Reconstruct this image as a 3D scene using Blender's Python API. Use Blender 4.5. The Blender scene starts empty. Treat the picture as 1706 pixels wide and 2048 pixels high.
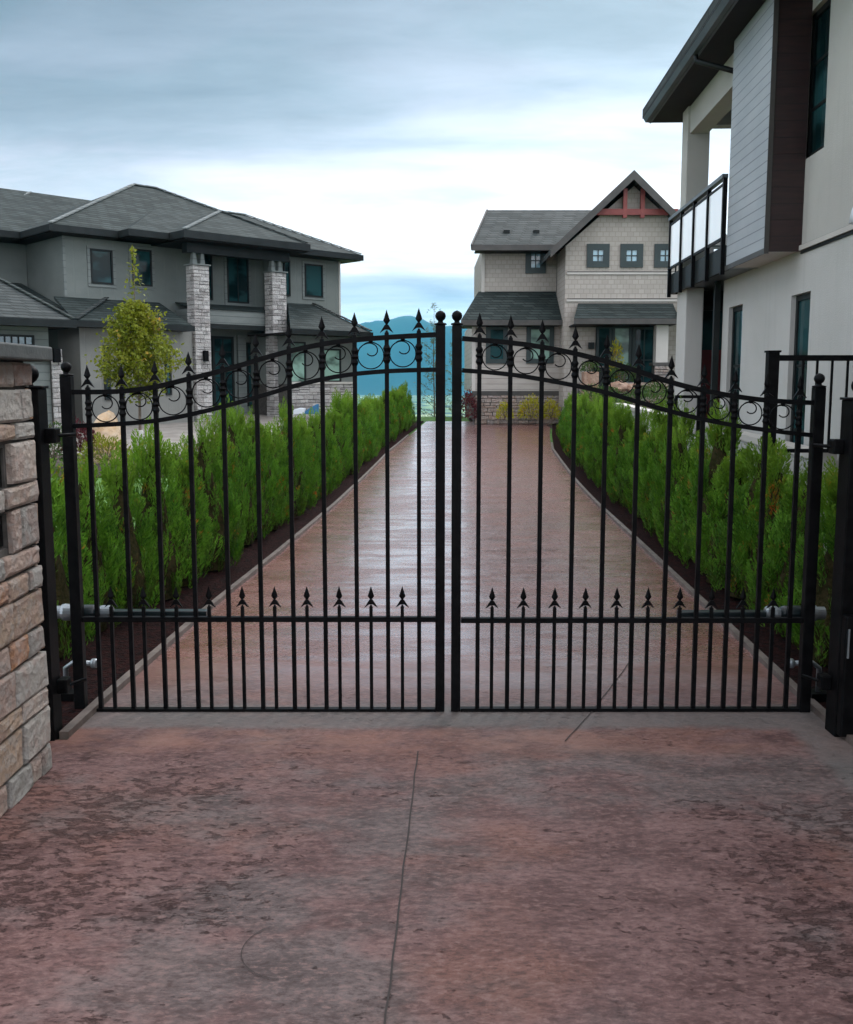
import bpy, bmesh, math, random
from mathutils import Vector, noise
R = math.radians
sc = bpy.context.scene
col = sc.collection
# ------------------------------------------------------------------ camera
F = 2000.0; TH = math.atan(254/2000); H = 1.7
cam = bpy.data.cameras.new("camera"); camo = bpy.data.objects.new("camera", cam); col.objects.link(camo)
cam.sensor_fit = 'VERTICAL'; cam.sensor_height = 24; cam.lens = 24*F/2048
cam.clip_start = 0.05; cam.clip_end = 40000
camo.location = (0, 0, H); camo.rotation_euler = (math.pi/2-TH, 0, 0)
sc.camera = camo
sc.render.resolution_x = 853; sc.render.resolution_y = 1024
sc.view_settings.view_transform = 'Standard'; sc.view_settings.look = 'None'
sc.view_settings.exposure = 0.93; sc.view_settings.gamma = 1

# ------------------------------------------------------------------ node helper
class NT:
    def __init__(s, tree): s.t = tree; s.n = tree.nodes; s.l = tree.links
    def N(s, typ, ins=None, **kw):
        n = s.n.new(typ)
        for k, v in kw.items(): setattr(n, k, v)
        if ins:
            for k, v in ins.items():
                if isinstance(v, bpy.types.NodeSocket): s.l.new(v, n.inputs[k])
                else: n.inputs[k].default_value = v
        return n
    def math(s, op, a, b=0.0, c=0.0, clamp=False):
        n = s.n.new('ShaderNodeMath'); n.operation = op; n.use_clamp = clamp
        for i, v in enumerate((a, b, c)):
            if isinstance(v, bpy.types.NodeSocket): s.l.new(v, n.inputs[i])
            else: n.inputs[i].default_value = v
        return n.outputs[0]
    def mix(s, f, a, b):
        n = s.n.new('ShaderNodeMix'); n.data_type = 'RGBA'
        for i, v in ((0, f), (6, a), (7, b)):
            if isinstance(v, bpy.types.NodeSocket): s.l.new(v, n.inputs[i])
            elif i == 0: n.inputs[i].default_value = v
            else: n.inputs[i].default_value = (*v, 1) if len(v) == 3 else v
        return n.outputs[2]
    def sstep(s, v, a, b):
        n = s.n.new('ShaderNodeMapRange'); n.interpolation_type = 'SMOOTHSTEP'
        s.l.new(v, n.inputs[0]); n.inputs[1].default_value = a; n.inputs[2].default_value = b
        return n.outputs[0]
    def noise(s, vec, scale, detail=4, rough=.55, dist=0.0):
        n = s.N('ShaderNodeTexNoise', {'Scale': scale, 'Detail': detail, 'Roughness': rough, 'Distortion': dist})
        if vec is not None: s.l.new(vec, n.inputs['Vector'])
        return n.outputs['Fac']
    def mapv(s, vec, scale=(1, 1, 1), loc=(0, 0, 0), rot=(0, 0, 0)):
        n = s.N('ShaderNodeMapping', {'Scale': scale, 'Location': loc, 'Rotation': rot}); s.l.new(vec, n.inputs['Vector'])
        return n.outputs[0]

# ------------------------------------------------------------------ world: overcast sky
SUN_EL, SUN_AZ = R(38), R(25)          # azimuth measured from +Y (ahead) towards +X
w = bpy.data.worlds.new("World"); sc.world = w; w.use_nodes = True
nt = NT(w.node_tree); nt.n.clear()
sky = nt.N('ShaderNodeTexSky', sky_type='NISHITA', sun_disc=False, sun_elevation=SUN_EL, sun_rotation=SUN_AZ, air_density=1.0, dust_density=2.0)
tc = nt.N('ShaderNodeTexCoord')
sep = nt.N('ShaderNodeSeparateXYZ'); nt.l.new(tc.outputs['Generated'], sep.inputs[0])
X, Y, Zz = sep.outputs
zc = nt.math('MAXIMUM', Zz, 0.0)
den = nt.math('ADD', zc, 0.13)
cmb = nt.N('ShaderNodeCombineXYZ', {0: nt.math('DIVIDE', X, den), 1: nt.math('DIVIDE', Y, den), 2: 0.0})
cv = cmb.outputs[0]
nA = nt.noise(nt.mapv(cv, (.55, 1.0, 1), (3.1, 1.7, 0)), 0.62, 5, .5, .4)
nB = nt.noise(nt.mapv(cv, (.8, 1.5, 1), (7.3, 4.7, 0), (0, 0, R(14))), 1.5, 6, .55, .6)
# elevation ramp of cloud brightness (Generated.z is sin of elevation)
ramp = nt.N('ShaderNodeValToRGB'); nt.l.new(zc, ramp.inputs[0])
cr = ramp.color_ramp; cr.interpolation = 'EASE'
stops = [(0.0, (.62, .76, .90)), (.055, (.80, .88, .95)), (.072, (.74, .84, .96)), (.084, (.50, .58, .70)), (.096, (.56, .63, .76)), (.112, (.95, .97, 1.0)), (.15, (.92, .94, .97)), (.18, (.64, .68, .75)), (.225, (.41, .455, .52)), (.27, (.295, .345, .40)), (.32, (.225, .275, .32)), (.37, (.20, .25, .295)), (.55, (.72, .78, .84)), (1.0, (.98, 1.0, 1.04))]
cr.elements[0].position = 0; cr.elements[0].color = (*stops[0][1], 1)
cr.elements[1].position = 1; cr.elements[1].color = (*stops[-1][1], 1)
for p, c in stops[1:-1]:
    e = cr.elements.new(p); e.color = (*c, 1)
# brighter towards the right, darker to the left
az = nt.sstep(X, -.42, .42)
side = nt.math('MULTIPLY_ADD', az, .95, .62)
hi = nt.sstep(zc, .10, .26)
side = nt.math('ADD', nt.math('MULTIPLY', side, hi), nt.math('SUBTRACT', 1.0, hi))
# low left sky is greyer than the opening over the valley
lowl = nt.sstep(X, -.36, -.08)
lowg = nt.math('MULTIPLY_ADD', lowl, .50, .50)
lomask = nt.math('SUBTRACT', 1.0, hi)
lo = nt.math('ADD', nt.math('MULTIPLY', lowg, lomask), hi)
v = nt.math('MULTIPLY', side, lo)
# unseen sky to the left and behind is brightened to light the house fronts
v = nt.math('MULTIPLY', v, nt.math('MULTIPLY_ADD', nt.sstep(X, -.46, -.80), 1.15, 1.0))
v = nt.math('MULTIPLY', v, nt.math('MULTIPLY_ADD', nt.sstep(Y, .35, -.45), .45, 1.0))
cl = nt.math('MULTIPLY_ADD', nt.math('SUBTRACT', nA, .5), .9, 1.0)
cl2 = nt.math('MULTIPLY_ADD', nt.math('SUBTRACT', nB, .5), 1.0, 1.0)
nC = nt.noise(nt.mapv(cv, (1.0, 2.2, 1), (2.3, 9.7, 0), (0, 0, R(-8))), 3.6, 7, .6, .3)
cl2 = nt.math('MULTIPLY', cl2, nt.math('MULTIPLY_ADD', nt.math('SUBTRACT', nC, .5), .45, 1.0))
v = nt.math('MULTIPLY', v, nt.math('MULTIPLY', cl, cl2))
sv = nt.N('ShaderNodeVectorMath', operation='SCALE'); nt.l.new(ramp.outputs[0], sv.inputs[0]); nt.l.new(nt.math('MULTIPLY', v, 10.0), sv.inputs['Scale'])
# lilac-grey undersides of the clouds
tn = nt.mix(nt.math('MULTIPLY', nt.sstep(nB, .42, .62), .6), (1, 1, 1), (1.08, .98, 1.0))
tm_ = nt.N('ShaderNodeVectorMath', operation='MULTIPLY'); nt.l.new(sv.outputs[0], tm_.inputs[0]); nt.l.new(tn, tm_.inputs[1])
mixc = nt.mix(.95, sky.outputs[0], tm_.outputs[0])
bg = nt.N('ShaderNodeBackground', {'Strength': 0.1}); nt.l.new(mixc, bg.inputs[0])
wo = nt.N('ShaderNodeOutputWorld'); nt.l.new(bg.outputs[0], wo.inputs[0])
# overcast sun
sl = bpy.data.lights.new("sun", 'SUN'); sl.energy = 0.7; sl.angle = R(18); sl.color = (1, .97, .92)
so = bpy.data.objects.new("sun", sl); col.objects.link(so)
dvec = Vector((math.cos(SUN_EL)*math.sin(SUN_AZ), math.cos(SUN_EL)*math.cos(SUN_AZ), math.sin(SUN_EL)))
so.rotation_euler = dvec.to_track_quat('Z', 'Y').to_euler(); so.location = (0, 0, 60)

# ------------------------------------------------------------------ geometry of the photo -> metres
_c, _s = math.cos(TH), math.sin(TH)
def ray(px, py):
    u = (px-853)/F; v = (1024-py)/F
    return (u, _c+v*_s, -_s+v*_c)
def P(px, py, y): d = ray(px, py); k = y/d[1]; return (d[0]*k, y, H+d[2]*k)
def Z(px, py, z): d = ray(px, py); k = (z-H)/d[2]; return (d[0]*k, d[1]*k, z)
class Fr:
    def __init__(s, ox, oy, deg): s.o = (ox, oy); s.deg = deg; a = R(deg); s.c = math.cos(a); s.s = math.sin(a)
    def loc(s, x, y): x -= s.o[0]; y -= s.o[1]; return (x*s.c+y*s.s, -x*s.s+y*s.c)
    def _r(s, px, py):
        d = ray(px, py); return s.loc(0, 0), (d[0]*s.c+d[1]*s.s, -d[0]*s.s+d[1]*s.c, d[2])
    def hy(s, px, py, v): o, d = s._r(px, py); k = (v-o[1])/d[1]; return (o[0]+d[0]*k, v, H+d[2]*k)
    def hx(s, px, py, v): o, d = s._r(px, py); k = (v-o[0])/d[0]; return (v, o[1]+d[1]*k, H+d[2]*k)
    def hz(s, px, py, z): o, d = s._r(px, py); k = (z-H)/d[2]; return (o[0]+d[0]*k, o[1]+d[1]*k, z)
def lerp(pts, t):
    if t <= pts[0][0]: a, b = pts[0], pts[1]
    elif t >= pts[-1][0]: a, b = pts[-2], pts[-1]
    else:
        for a, b in zip(pts, pts[1:]):
            if a[0] <= t <= b[0]: break
    return a[1]+(b[1]-a[1])*(t-a[0])/(b[0]-a[0])
def sm(a, b, t):
    t = max(0, min(1, (t-a)/(b-a))); return t*t*(3-2*t)
def gz(y):
    if y < 14: return 0.0
    return min(.57*((y-14)/16)**1.4, .95)
LE = [(2, -1.74), (5.05, -1.72), (7.4, -1.63), (9.95, -1.48), (15.6, -1.2), (22.1, -.81), (26, -.45), (30.3, -.02)]
RE = [(2, 1.98), (5.15, 2.01), (10.8, 2.27), (17, 2.53), (22.6, 2.83), (26, 3.2), (30.3, 3.75)]
XL = lambda y: lerp(LE, y)
XR = lambda y: lerp(RE, y)

# ------------------------------------------------------------------ mesh builder
OFF = {}
class MB:
    def __init__(s): s.v = []; s.f = []
    def add(s, vs, fs):
        n = len(s.v); s.v += [tuple(p) for p in vs]; s.f += [tuple(i+n for i in f) for f in fs]; return s
    def box(s, x0, x1, y0, y1, z0, z1, m=None):
        vs = [(x, y, z) for z in (z0, z1) for y in (y0, y1) for x in (x0, x1)]
        if m: vs = [m(*p) for p in vs]
        return s.add(vs, [(0, 2, 3, 1), (4, 5, 7, 6), (0, 1, 5, 4), (2, 6, 7, 3), (0, 4, 6, 2), (1, 3, 7, 5)])
    def prism(s, pts, d):
        n = len(pts); d = Vector(d)
        vs = [Vector(p) for p in pts]+[Vector(p)+d for p in pts]
        return s.add(vs, [tuple(range(n))[::-1], tuple(range(n, 2*n))]+[(i, (i+1) % n, n+(i+1) % n, n+i) for i in range(n)])
    def quad(s, *pts): return s.add(pts, [tuple(range(len(pts)))])
    def bar(s, a, b, w, h, up=(0, 0, 1)):
        a, b = Vector(a), Vector(b); d = (b-a).normalized(); u = Vector(up)
        if abs(d.dot(u)) > .98: u = Vector((0, 1, 0))
        sd = d.cross(u).normalized(); u = sd.cross(d).normalized()
        vs = [p+sd*i*w/2+u*j*h/2 for p in (a, b) for i, j in ((-1, -1), (1, -1), (1, 1), (-1, 1))]
        return s.add(vs, [(0, 3, 2, 1), (4, 5, 6, 7)]+[(i, (i+1) % 4, 4+(i+1) % 4, 4+i) for i in range(4)])
    def sweep(s, pts, w, h):      # square section along a polyline in the xz plane
        n = len(pts); vs = []
        for i, p in enumerate(pts):
            a = Vector(pts[max(0, i-1)]); b = Vector(pts[min(n-1, i+1)]); d = (b-a).normalized()
            nrm = Vector((-d.z, 0, d.x)); p = Vector(p)
            for j, k in ((-1, -1), (1, -1), (1, 1), (-1, 1)): vs.append(p+Vector((0, j*w/2, 0))+nrm*k*h/2)
        fs = [(0, 1, 2, 3), tuple(4*(n-1)+k for k in (3, 2, 1, 0))]
        for i in range(n-1):
            for k in range(4): fs.append((4*i+k, 4*i+4+k, 4*i+4+(k+1) % 4, 4*i+(k+1) % 4))
        return s.add(vs, fs)
    def tube(s, pts, r, n=8):
        pts = [Vector(p) for p in pts]; m = len(pts); vs = []; pu = None
        for i, p in enumerate(pts):
            d = (pts[min(m-1, i+1)]-pts[max(0, i-1)]).normalized()
            if pu is None:
                pu = Vector((0, 0, 1)) if abs(d.z) < .9 else Vector((1, 0, 0))
            sd = d.cross(pu).normalized(); pu = sd.cross(d).normalized()
            rr = r[i] if isinstance(r, (list, tuple)) else r
            for k in range(n):
                a = 2*math.pi*k/n; vs.append(p+(sd*math.cos(a)+pu*math.sin(a))*rr)
        fs = [tuple(range(n)), tuple((m-1)*n+k for k in range(n))[::-1]]
        for i in range(m-1):
            for k in range(n): fs.append((i*n+k, i*n+n+k, i*n+n+(k+1) % n, i*n+(k+1) % n))
        return s.add(vs, fs)
    def lathe(s, cx, cy, prof, n=14, sy=1.0):
        vs = []
        for r, z in prof:
            for k in range(n):
                a = 2*math.pi*k/n; vs.append((cx+r*math.cos(a), cy+r*sy*math.sin(a), z))
        m = len(prof); fs = [tuple(range(n))[::-1], tuple((m-1)*n+k for k in range(n))]
        for i in range(m-1):
            for k in range(n): fs.append((i*n+k, i*n+(k+1) % n, i*n+n+(k+1) % n, i*n+n+k))
        return s.add(vs, fs)
    def build(s, name, mat, parent=None, smooth=False, fix=True, bevel=0):
        o = OFF.get(parent.name, (0, 0, 0)) if parent else (0, 0, 0)
        me = bpy.data.meshes.new(name)
        me.from_pydata([(x-o[0], y-o[1], z-o[2]) for x, y, z in s.v], [], s.f)
        if fix:
            bm = bmesh.new(); bm.from_mesh(me); bmesh.ops.recalc_face_normals(bm, faces=bm.faces); bm.to_mesh(me); bm.free()
        if smooth: me.polygons.foreach_set('use_smooth', [True]*len(me.polygons))
        me.materials.append(mat)
        ob = bpy.data.objects.new(name, me); col.objects.link(ob)
        if parent: ob.parent = parent; OFF[ob.name] = o
        if bevel:
            m = ob.modifiers.new('bevel', 'BEVEL'); m.width = bevel; m.segments = 2; m.limit_method = 'ANGLE'
        return ob
def tag(o, label=None, cat=None, group=None, kind=None):
    if label: o['label'] = label
    if cat: o['category'] = cat
    if group: o['group'] = group
    if kind: o['kind'] = kind
    return o
def thing(name, label, cat, loc=(0, 0, 0), group=None, frame=None):
    o = bpy.data.objects.new(name, None); col.objects.link(o); o.empty_display_size = .2
    if frame: o.location = (frame.o[0], frame.o[1], 0); o.rotation_euler = (0, 0, R(frame.deg)); OFF[o.name] = (0, 0, 0)
    else: o.location = loc; OFF[o.name] = tuple(loc)
    return tag(o, label, cat, group)
def struct(o): o['kind'] = 'structure'; return o

# ------------------------------------------------------------------ materials
def newmat(name):
    m = bpy.data.materials.new(name); m.use_nodes = True; t = NT(m.node_tree)
    b = t.n['Principled BSDF']; tcn = t.N('ShaderNodeTexCoord')
    return m, t, b, tcn.outputs['Object']
def setc(t, b, key, v):
    if isinstance(v, bpy.types.NodeSocket): t.l.new(v, b.inputs[key])
    else: b.inputs[key].default_value = (*v, 1) if isinstance(v, tuple) and len(v) == 3 else v
def bump(t, b, h, strength, dist=.01):
    n = t.N('ShaderNodeBump', {'Strength': strength, 'Distance': dist}); t.l.new(h, n.inputs['Height']); t.l.new(n.outputs[0], b.inputs['Normal'])
    return n
def simple(name, c1, c2=None, scale=3, rough=.6, bs=0, bscale=30, bdist=.01, metal=0, spec=None, streak=0):
    m, t, b, oc = newmat(name)
    if c2: setc(t, b, 'Base Color', t.mix(t.sstep(t.noise(oc, scale, 5), .35, .65), c1, c2))
    else: setc(t, b, 'Base Color', c1)
    if streak:
        st = t.sstep(t.noise(t.mapv(oc, (5, 5, .35)), 1.6, 6, .6), .52, .72)
        base = t.mix(t.sstep(t.noise(oc, scale, 5), .35, .65), c1, c2 or c1)
        setc(t, b, 'Base Color', t.mix(t.math('MULTIPLY', st, streak), base, tuple(x*.72 for x in c1)))
    b.inputs['Roughness'].default_value = rough; b.inputs['Metallic'].default_value = metal
    if spec is not None: b.inputs['Specular IOR Level'].default_value = spec
    if bs: bump(t, b, t.noise(oc, bscale, 6), bs, bdist)
    return m
def periodic(t, oc, axis, period, width):
    s = t.N('ShaderNodeSeparateXYZ'); t.l.new(oc, s.inputs[0])
    v = t.math('FRACT', t.math('DIVIDE', s.outputs[axis], period))
    return v
def lap(name, c1, c2, axis, period, edge=.12, depth=.012, rough=.65, grain=(6, 6, 6), dark=.72):
    """lap siding or battens: a saw-tooth relief along one axis"""
    m, t, b, oc = newmat(name)
    f = periodic(t, oc, axis, period, edge)
    n = t.noise(t.mapv(oc, grain), 1.0, 6)
    c = t.mix(t.sstep(n, .3, .7), c1, c2)
    ln = t.math('LESS_THAN', f, edge)
    c = t.mix(ln, c, tuple(x*dark for x in c1))
    setc(t, b, 'Base Color', c); b.inputs['Roughness'].default_value = rough
    hgt = t.math('ADD', t.math('MULTIPLY', t.math('SUBTRACT', 1.0, f), .6), t.math('MULTIPLY', n, .25))
    bump(t, b, t.math('SUBTRACT', hgt, ln), .7, depth)
    return m
def shingle(name, c1, c2, rough=.75, course=.16, wid=.34, mort=.45):
    m, t, b, oc = newmat(name)
    s = t.N('ShaderNodeSeparateXYZ'); t.l.new(oc, s.inputs[0])
    u = t.math('ADD', s.outputs[0], t.math('MULTIPLY', s.outputs[1], .83))
    cb = t.N('ShaderNodeCombineXYZ', {0: u, 1: s.outputs[2], 2: 0.0})
    br = t.N('ShaderNodeTexBrick', {'Scale': 1.0, 'Mortar Size': .011, 'Brick Width': wid, 'Row Height': course*.5, 'Color1': (0, 0, 0, 1), 'Color2': (1, 1, 1, 1), 'Mortar': (.5, .5, .5, 1), 'Bias': 0.0})
    br.offset = .5; t.l.new(cb.outputs[0], br.inputs['Vector'])
    n = t.noise(oc, 1.2, 6, .6)
    f = t.math('ADD', t.math('MULTIPLY', br.outputs[0], .5), t.math('MULTIPLY', n, .5))
    c = t.mix(t.sstep(f, .2, .8), c1, c2)
    c = t.mix(br.outputs[1], c, tuple(x*mort for x in c1))
    setc(t, b, 'Base Color', c); b.inputs['Roughness'].default_value = rough; b.inputs['Specular IOR Level'].default_value = .2
    bump(t, b, t.math('SUBTRACT', t.noise(oc, 25, 4), br.outputs[1]), .6 if mort < .6 else .3, .012)
    return m
def stonemat(name, cols, rough=.8, tint=.5):
    m, t, b, oc = newmat(name)
    g = t.N('ShaderNodeNewGeometry')
    rp = t.N('ShaderNodeValToRGB'); t.l.new(g.outputs['Random Per Island'], rp.inputs[0])
    vr = t.N('ShaderNodeTexVoronoi', {'Scale': 26.0}); t.l.new(oc, vr.inputs['Vector'])
    cr = rp.color_ramp; cr.interpolation = 'CONSTANT'
    cr.elements[0].color = (*cols[0], 1); cr.elements[1].position = 1/len(cols); cr.elements[1].color = (*cols[1], 1)
    for i in range(2, len(cols)):
        e = cr.elements.new(i/len(cols)); e.color = (*cols[i], 1)
    n1 = t.noise(oc, 7, 8, .6, .4); n2 = t.noise(t.mapv(oc, (1, 1, 1), (5, 5, 5)), 16, 8, .65, .5)
    c = t.mix(t.math('MULTIPLY', t.sstep(n1, .46, .60), tint), rp.outputs[0], (.45, .30, .25))
    c = t.mix(t.math('MULTIPLY', t.sstep(n2, .46, .60), .45), c, (.50, .48, .45))
    c = t.mix(t.math('MULTIPLY', t.sstep(t.noise(oc, 45, 6, .7), .58, .72), .55), c, (.09, .07, .06))
    setc(t, b, 'Base Color', c); b.inputs['Roughness'].default_value = rough
    bump(t, b, t.math('ADD', n1, t.math('ADD', t.math('MULTIPLY', t.noise(oc, 38, 8, .75), .8), t.math('MULTIPLY', vr.outputs['Distance'], .5))), 1.0, .045)
    return m
def foliage(name, c1, c2, c3, tips=None, tipamt=.0, rough=.55, nscale=5, transl=.35, lowbrown=False):
    m, t, b, oc = newmat(name)
    g = t.N('ShaderNodeNewGeometry'); oi = t.N('ShaderNodeObjectInfo')
    rnd = g.outputs['Random Per Island']
    ofs = t.N('ShaderNodeVectorMath', operation='ADD'); t.l.new(oc, ofs.inputs[0])
    cbx = t.N('ShaderNodeCombineXYZ', {0: t.math('MULTIPLY', oi.outputs['Random'], 40.0), 1: 0.0, 2: 0.0}); t.l.new(cbx.outputs[0], ofs.inputs[1])
    n = t.noise(ofs.outputs[0], nscale, 3)
    c = t.mix(t.sstep(n, .35, .65), c1, c2)
    c = t.mix(t.math('MULTIPLY', rnd, .6), c, c3)
    c = t.mix(t.math('MULTIPLY', oi.outputs['Random'], .35), c, c1)
    if tips:
        n2 = t.noise(ofs.outputs[0], nscale*.75, 2)
        k = t.math('MULTIPLY', t.sstep(n2, .66-tipamt*.1, .74), t.sstep(rnd, .25, .6))
        c = t.mix(k, c, tips)
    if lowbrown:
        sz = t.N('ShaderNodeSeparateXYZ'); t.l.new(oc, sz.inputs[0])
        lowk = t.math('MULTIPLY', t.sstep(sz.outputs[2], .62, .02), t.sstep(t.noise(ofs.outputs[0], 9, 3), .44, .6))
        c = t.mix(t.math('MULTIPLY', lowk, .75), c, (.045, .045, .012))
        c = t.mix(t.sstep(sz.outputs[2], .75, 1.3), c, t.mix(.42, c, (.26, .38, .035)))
    setc(t, b, 'Base Color', c); b.inputs['Roughness'].default_value = rough
    b.inputs['Specular IOR Level'].default_value = .2
    tr = t.N('ShaderNodeBsdfTranslucent'); t.l.new(c, tr.inputs[0])
    ms = t.N('ShaderNodeMixShader', {0: transl}); t.l.new(b.outputs[0], ms.inputs[1]); t.l.new(tr.outputs[0], ms.inputs[2])
    t.l.new(ms.outputs[0], t.n['Material Output'].inputs[0])
    return m
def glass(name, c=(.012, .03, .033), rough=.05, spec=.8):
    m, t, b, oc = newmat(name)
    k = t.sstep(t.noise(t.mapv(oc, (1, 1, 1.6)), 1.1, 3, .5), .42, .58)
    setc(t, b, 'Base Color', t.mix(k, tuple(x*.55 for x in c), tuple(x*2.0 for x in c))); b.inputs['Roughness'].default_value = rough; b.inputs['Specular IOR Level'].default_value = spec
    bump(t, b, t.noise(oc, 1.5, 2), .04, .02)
    return m

def drive_mat():
    m, t, b, oc = newmat('stamped_concrete')
    s = t.N('ShaderNodeSeparateXYZ'); t.l.new(oc, s.inputs[0]); yy = s.outputs[1]; xx = s.outputs[0]
    warp = t.N('ShaderNodeTexNoise', {'Scale': 1.3, 'Detail': 3}); t.l.new(oc, warp.inputs['Vector'])
    wv = t.N('ShaderNodeVectorMath', operation='MULTIPLY_ADD'); t.l.new(warp.outputs['Color'], wv.inputs[0]); wv.inputs[1].default_value = (.10, .10, .0); t.l.new(oc, wv.inputs[2])
    wc = wv.outputs[0]
    big = t.noise(t.mapv(wc, (1, 1.2, 1), (2.1, .4, 0)), .85, 6, .55)
    mid = t.noise(t.mapv(wc, (1, 1.5, 1), (9.1, 3.4, 0)), 3.4, 8, .68, .1)
    fine = t.noise(t.mapv(wc, (1, 1.8, 1)), 30, 9, .74, .1)
    red = t.mix(t.sstep(mid, .34, .66), (.088, .044, .041), (.160, .090, .084))
    red = t.mix(t.math('MULTIPLY', t.sstep(t.noise(t.mapv(wc, (1, 1, 1), (31, 2, 0)), 1.3, 6, .6), .48, .68), .6), red, (.185, .084, .062))
    grey = t.mix(t.sstep(mid, .3, .7), (.066, .056, .054), (.140, .120, .116))
    big2 = t.noise(t.mapv(wc, (1, 1.5, 1), (17, 5, 0)), 2.2, 8, .65)
    c = t.mix(t.math('MULTIPLY', t.sstep(t.math('MULTIPLY_ADD', big, .6, t.math('MULTIPLY', big2, .4)), .47, .58), .72), red, grey)
    c = t.mix(t.math('MULTIPLY', t.sstep(fine, .50, .64), .55), c, (.25, .155, .14))
    c = t.mix(t.math('MULTIPLY', t.sstep(fine, .50, .38), .62), c, (.045, .024, .022))
    # pigment caught in the low spots of the slate texture, in ragged clusters
    fl = t.noise(t.mapv(wc, (1, 1.9, 1), (4, 8, 0), (0, 0, R(12))), 15, 12, .74)
    cl_ = t.noise(t.mapv(oc, (1, 1.3, 1), (6.6, 1.2, 0)), 2.4, 7, .70)
    lft = t.math('MULTIPLY', t.sstep(xx, -.2, -1.3), t.math('MULTIPLY', t.sstep(yy, 2.5, 3.2), t.sstep(yy, 4.6, 3.9)))
    rgt = t.math('MULTIPLY', t.sstep(xx, .5, 1.5), t.math('MULTIPLY', t.sstep(yy, 2.2, 2.7), t.sstep(yy, 4.3, 3.7)))
    msk = t.math('MAXIMUM', lft, t.math('MULTIPLY', rgt, .8))
    th = t.math('ADD', fl, t.math('ADD', t.math('MULTIPLY', msk, .13), t.math('MULTIPLY', t.math('SUBTRACT', cl_, .5), .55)))
    fl2 = t.sstep(th, .625, .70)
    c = t.mix(t.math('MULTIPLY', fl2, .66), c, (.048, .022, .019))
    # rust coloured wash just before the plain grey border under the gate
    yw = t.math('ADD', yy, t.math('MULTIPLY', t.math('SUBTRACT', mid, .5), .22))
    rust = t.math('MULTIPLY', t.sstep(yw, 4.35, 4.55), t.sstep(yw, 4.83, 4.7))
    c = t.mix(t.math('MULTIPLY', rust, t.math('MULTIPLY', t.sstep(big2, .4, .6), .55)), c, (.27, .13, .095))
    band = t.math('MULTIPLY', t.sstep(yw, 4.74, 4.84), t.sstep(yw, 5.18, 5.08))
    rb = t.math('MULTIPLY', t.sstep(t.math('ADD', xx, t.math('MULTIPLY', mid, .12)), 1.80, 1.90), t.sstep(yy, 5.2, 5.1))
    band = t.math('MAXIMUM', band, rb)
    c = t.mix(t.math('MULTIPLY', band, .6), c, t.mix(fine, (.10, .098, .092), (.17, .165, .155)))
    # redder concrete along both edges beyond the gate
    ed = t.math('MULTIPLY', t.sstep(t.math('ABSOLUTE', t.math('SUBTRACT', xx, t.math('MULTIPLY_ADD', yy, .042, -.05))), .9, 1.6), t.sstep(yy, 5.3, 6.0))
    c = t.mix(t.math('MULTIPLY', ed, t.math('MULTIPLY', t.sstep(big2, .35, .6), .6)), c, (.20, .080, .050))
    c = t.mix(t.math('MULTIPLY', t.sstep(yy, 5.0, 6.0), .45), c, t.mix(t.sstep(big2, .42, .58), (.20, .082, .062), (.25, .135, .125)))
    setc(t, b, 'Base Color', c)
    wet = t.sstep(yy, 4.9, 6.2)
    rg = t.math('ADD', t.math('MULTIPLY', fine, .22), t.math('SUBTRACT', .46, t.math('MULTIPLY', wet, .30)))
    setc(t, b, 'Roughness', t.math('MAXIMUM', rg, .07))
    setc(t, b, 'Specular IOR Level', t.math('MULTIPLY_ADD', wet, .25, .22))
    streak = t.noise(t.mapv(wc, (.7, 3.2, 1), (1, 1, 1)), 1.6, 6, .6); setc(t, b, 'Coat Weight', t.math('MULTIPLY', wet, t.math('MULTIPLY_ADD', t.sstep(streak, .42, .58), .78, .04))); setc(t, b, 'Coat Roughness', t.math('MULTIPLY_ADD', t.sstep(mid, .35, .65), .16, .10)); b.inputs['Coat IOR'].default_value = 1.45
    vo = t.N('ShaderNodeTexVoronoi', {'Scale': 1.5, 'Randomness': 1.0}, feature='DISTANCE_TO_EDGE'); t.l.new(wc, vo.inputs['Vector'])
    crk = t.math('MULTIPLY', t.sstep(vo.outputs['Distance'], .012, 0.0), t.sstep(t.noise(t.mapv(oc, (1, 1, 1), (1, 7, 2)), 1.4, 2), .5, .6))
    h = t.math('ADD', t.math('MULTIPLY', mid, .8), t.math('MULTIPLY', fine, .42))
    h = t.math('ADD', h, t.math('MULTIPLY', t.sstep(t.noise(t.mapv(wc, (1, 1.3, 1), (3, 3, 3)), 5.5, 5), .45, .55), .35))
    h = t.math('SUBTRACT', h, t.math('MULTIPLY', fl2, .5))
    bn = bump(t, b, h, .5, .010)
    t.l.new(t.math('SUBTRACT', .85, t.math('MULTIPLY', wet, .55)), bn.inputs['Strength'])
    return m

M = {}
M['drive'] = drive_mat()
M['joint'] = simple('joint_groove', (.03, .022, .02), rough=.8)
M['kerb'] = simple('kerb_concrete', (.15, .12, .105), (.09, .07, .06), 9, .5, .4, 40, .006)
M['mulch'] = simple('bark_mulch', (.007, .003, .003), (.028, .008, .007), 22, .9, 1.0, 40, .06, spec=.08)
M['soil'] = simple('garden_soil', (.03, .02, .016), (.06, .04, .03), 10, .9, .8, 30, .03)
M['lawn'] = simple('lawn_grass', (.05, .13, .02), (.09, .19, .03), 20, .8, .8, 90, .03)
M['fore'] = simple('aggregate_concrete', (.20, .18, .16), (.28, .255, .23), 2.0, .6, .4, 60, .01)
M['black'] = simple('black_iron', (.003, .003, .0035), (.006, .006, .0065), 20, .45, .3, 90, .002, spec=.07)
M['dark'] = simple('dark_trim', (.008, .011, .011), (.014, .017, .017), 3, .5, spec=.2)
M['gutter'] = simple('slate_gutter', (.045, .06, .065), (.07, .085, .09), 2, .4, .1, 20)
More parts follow.
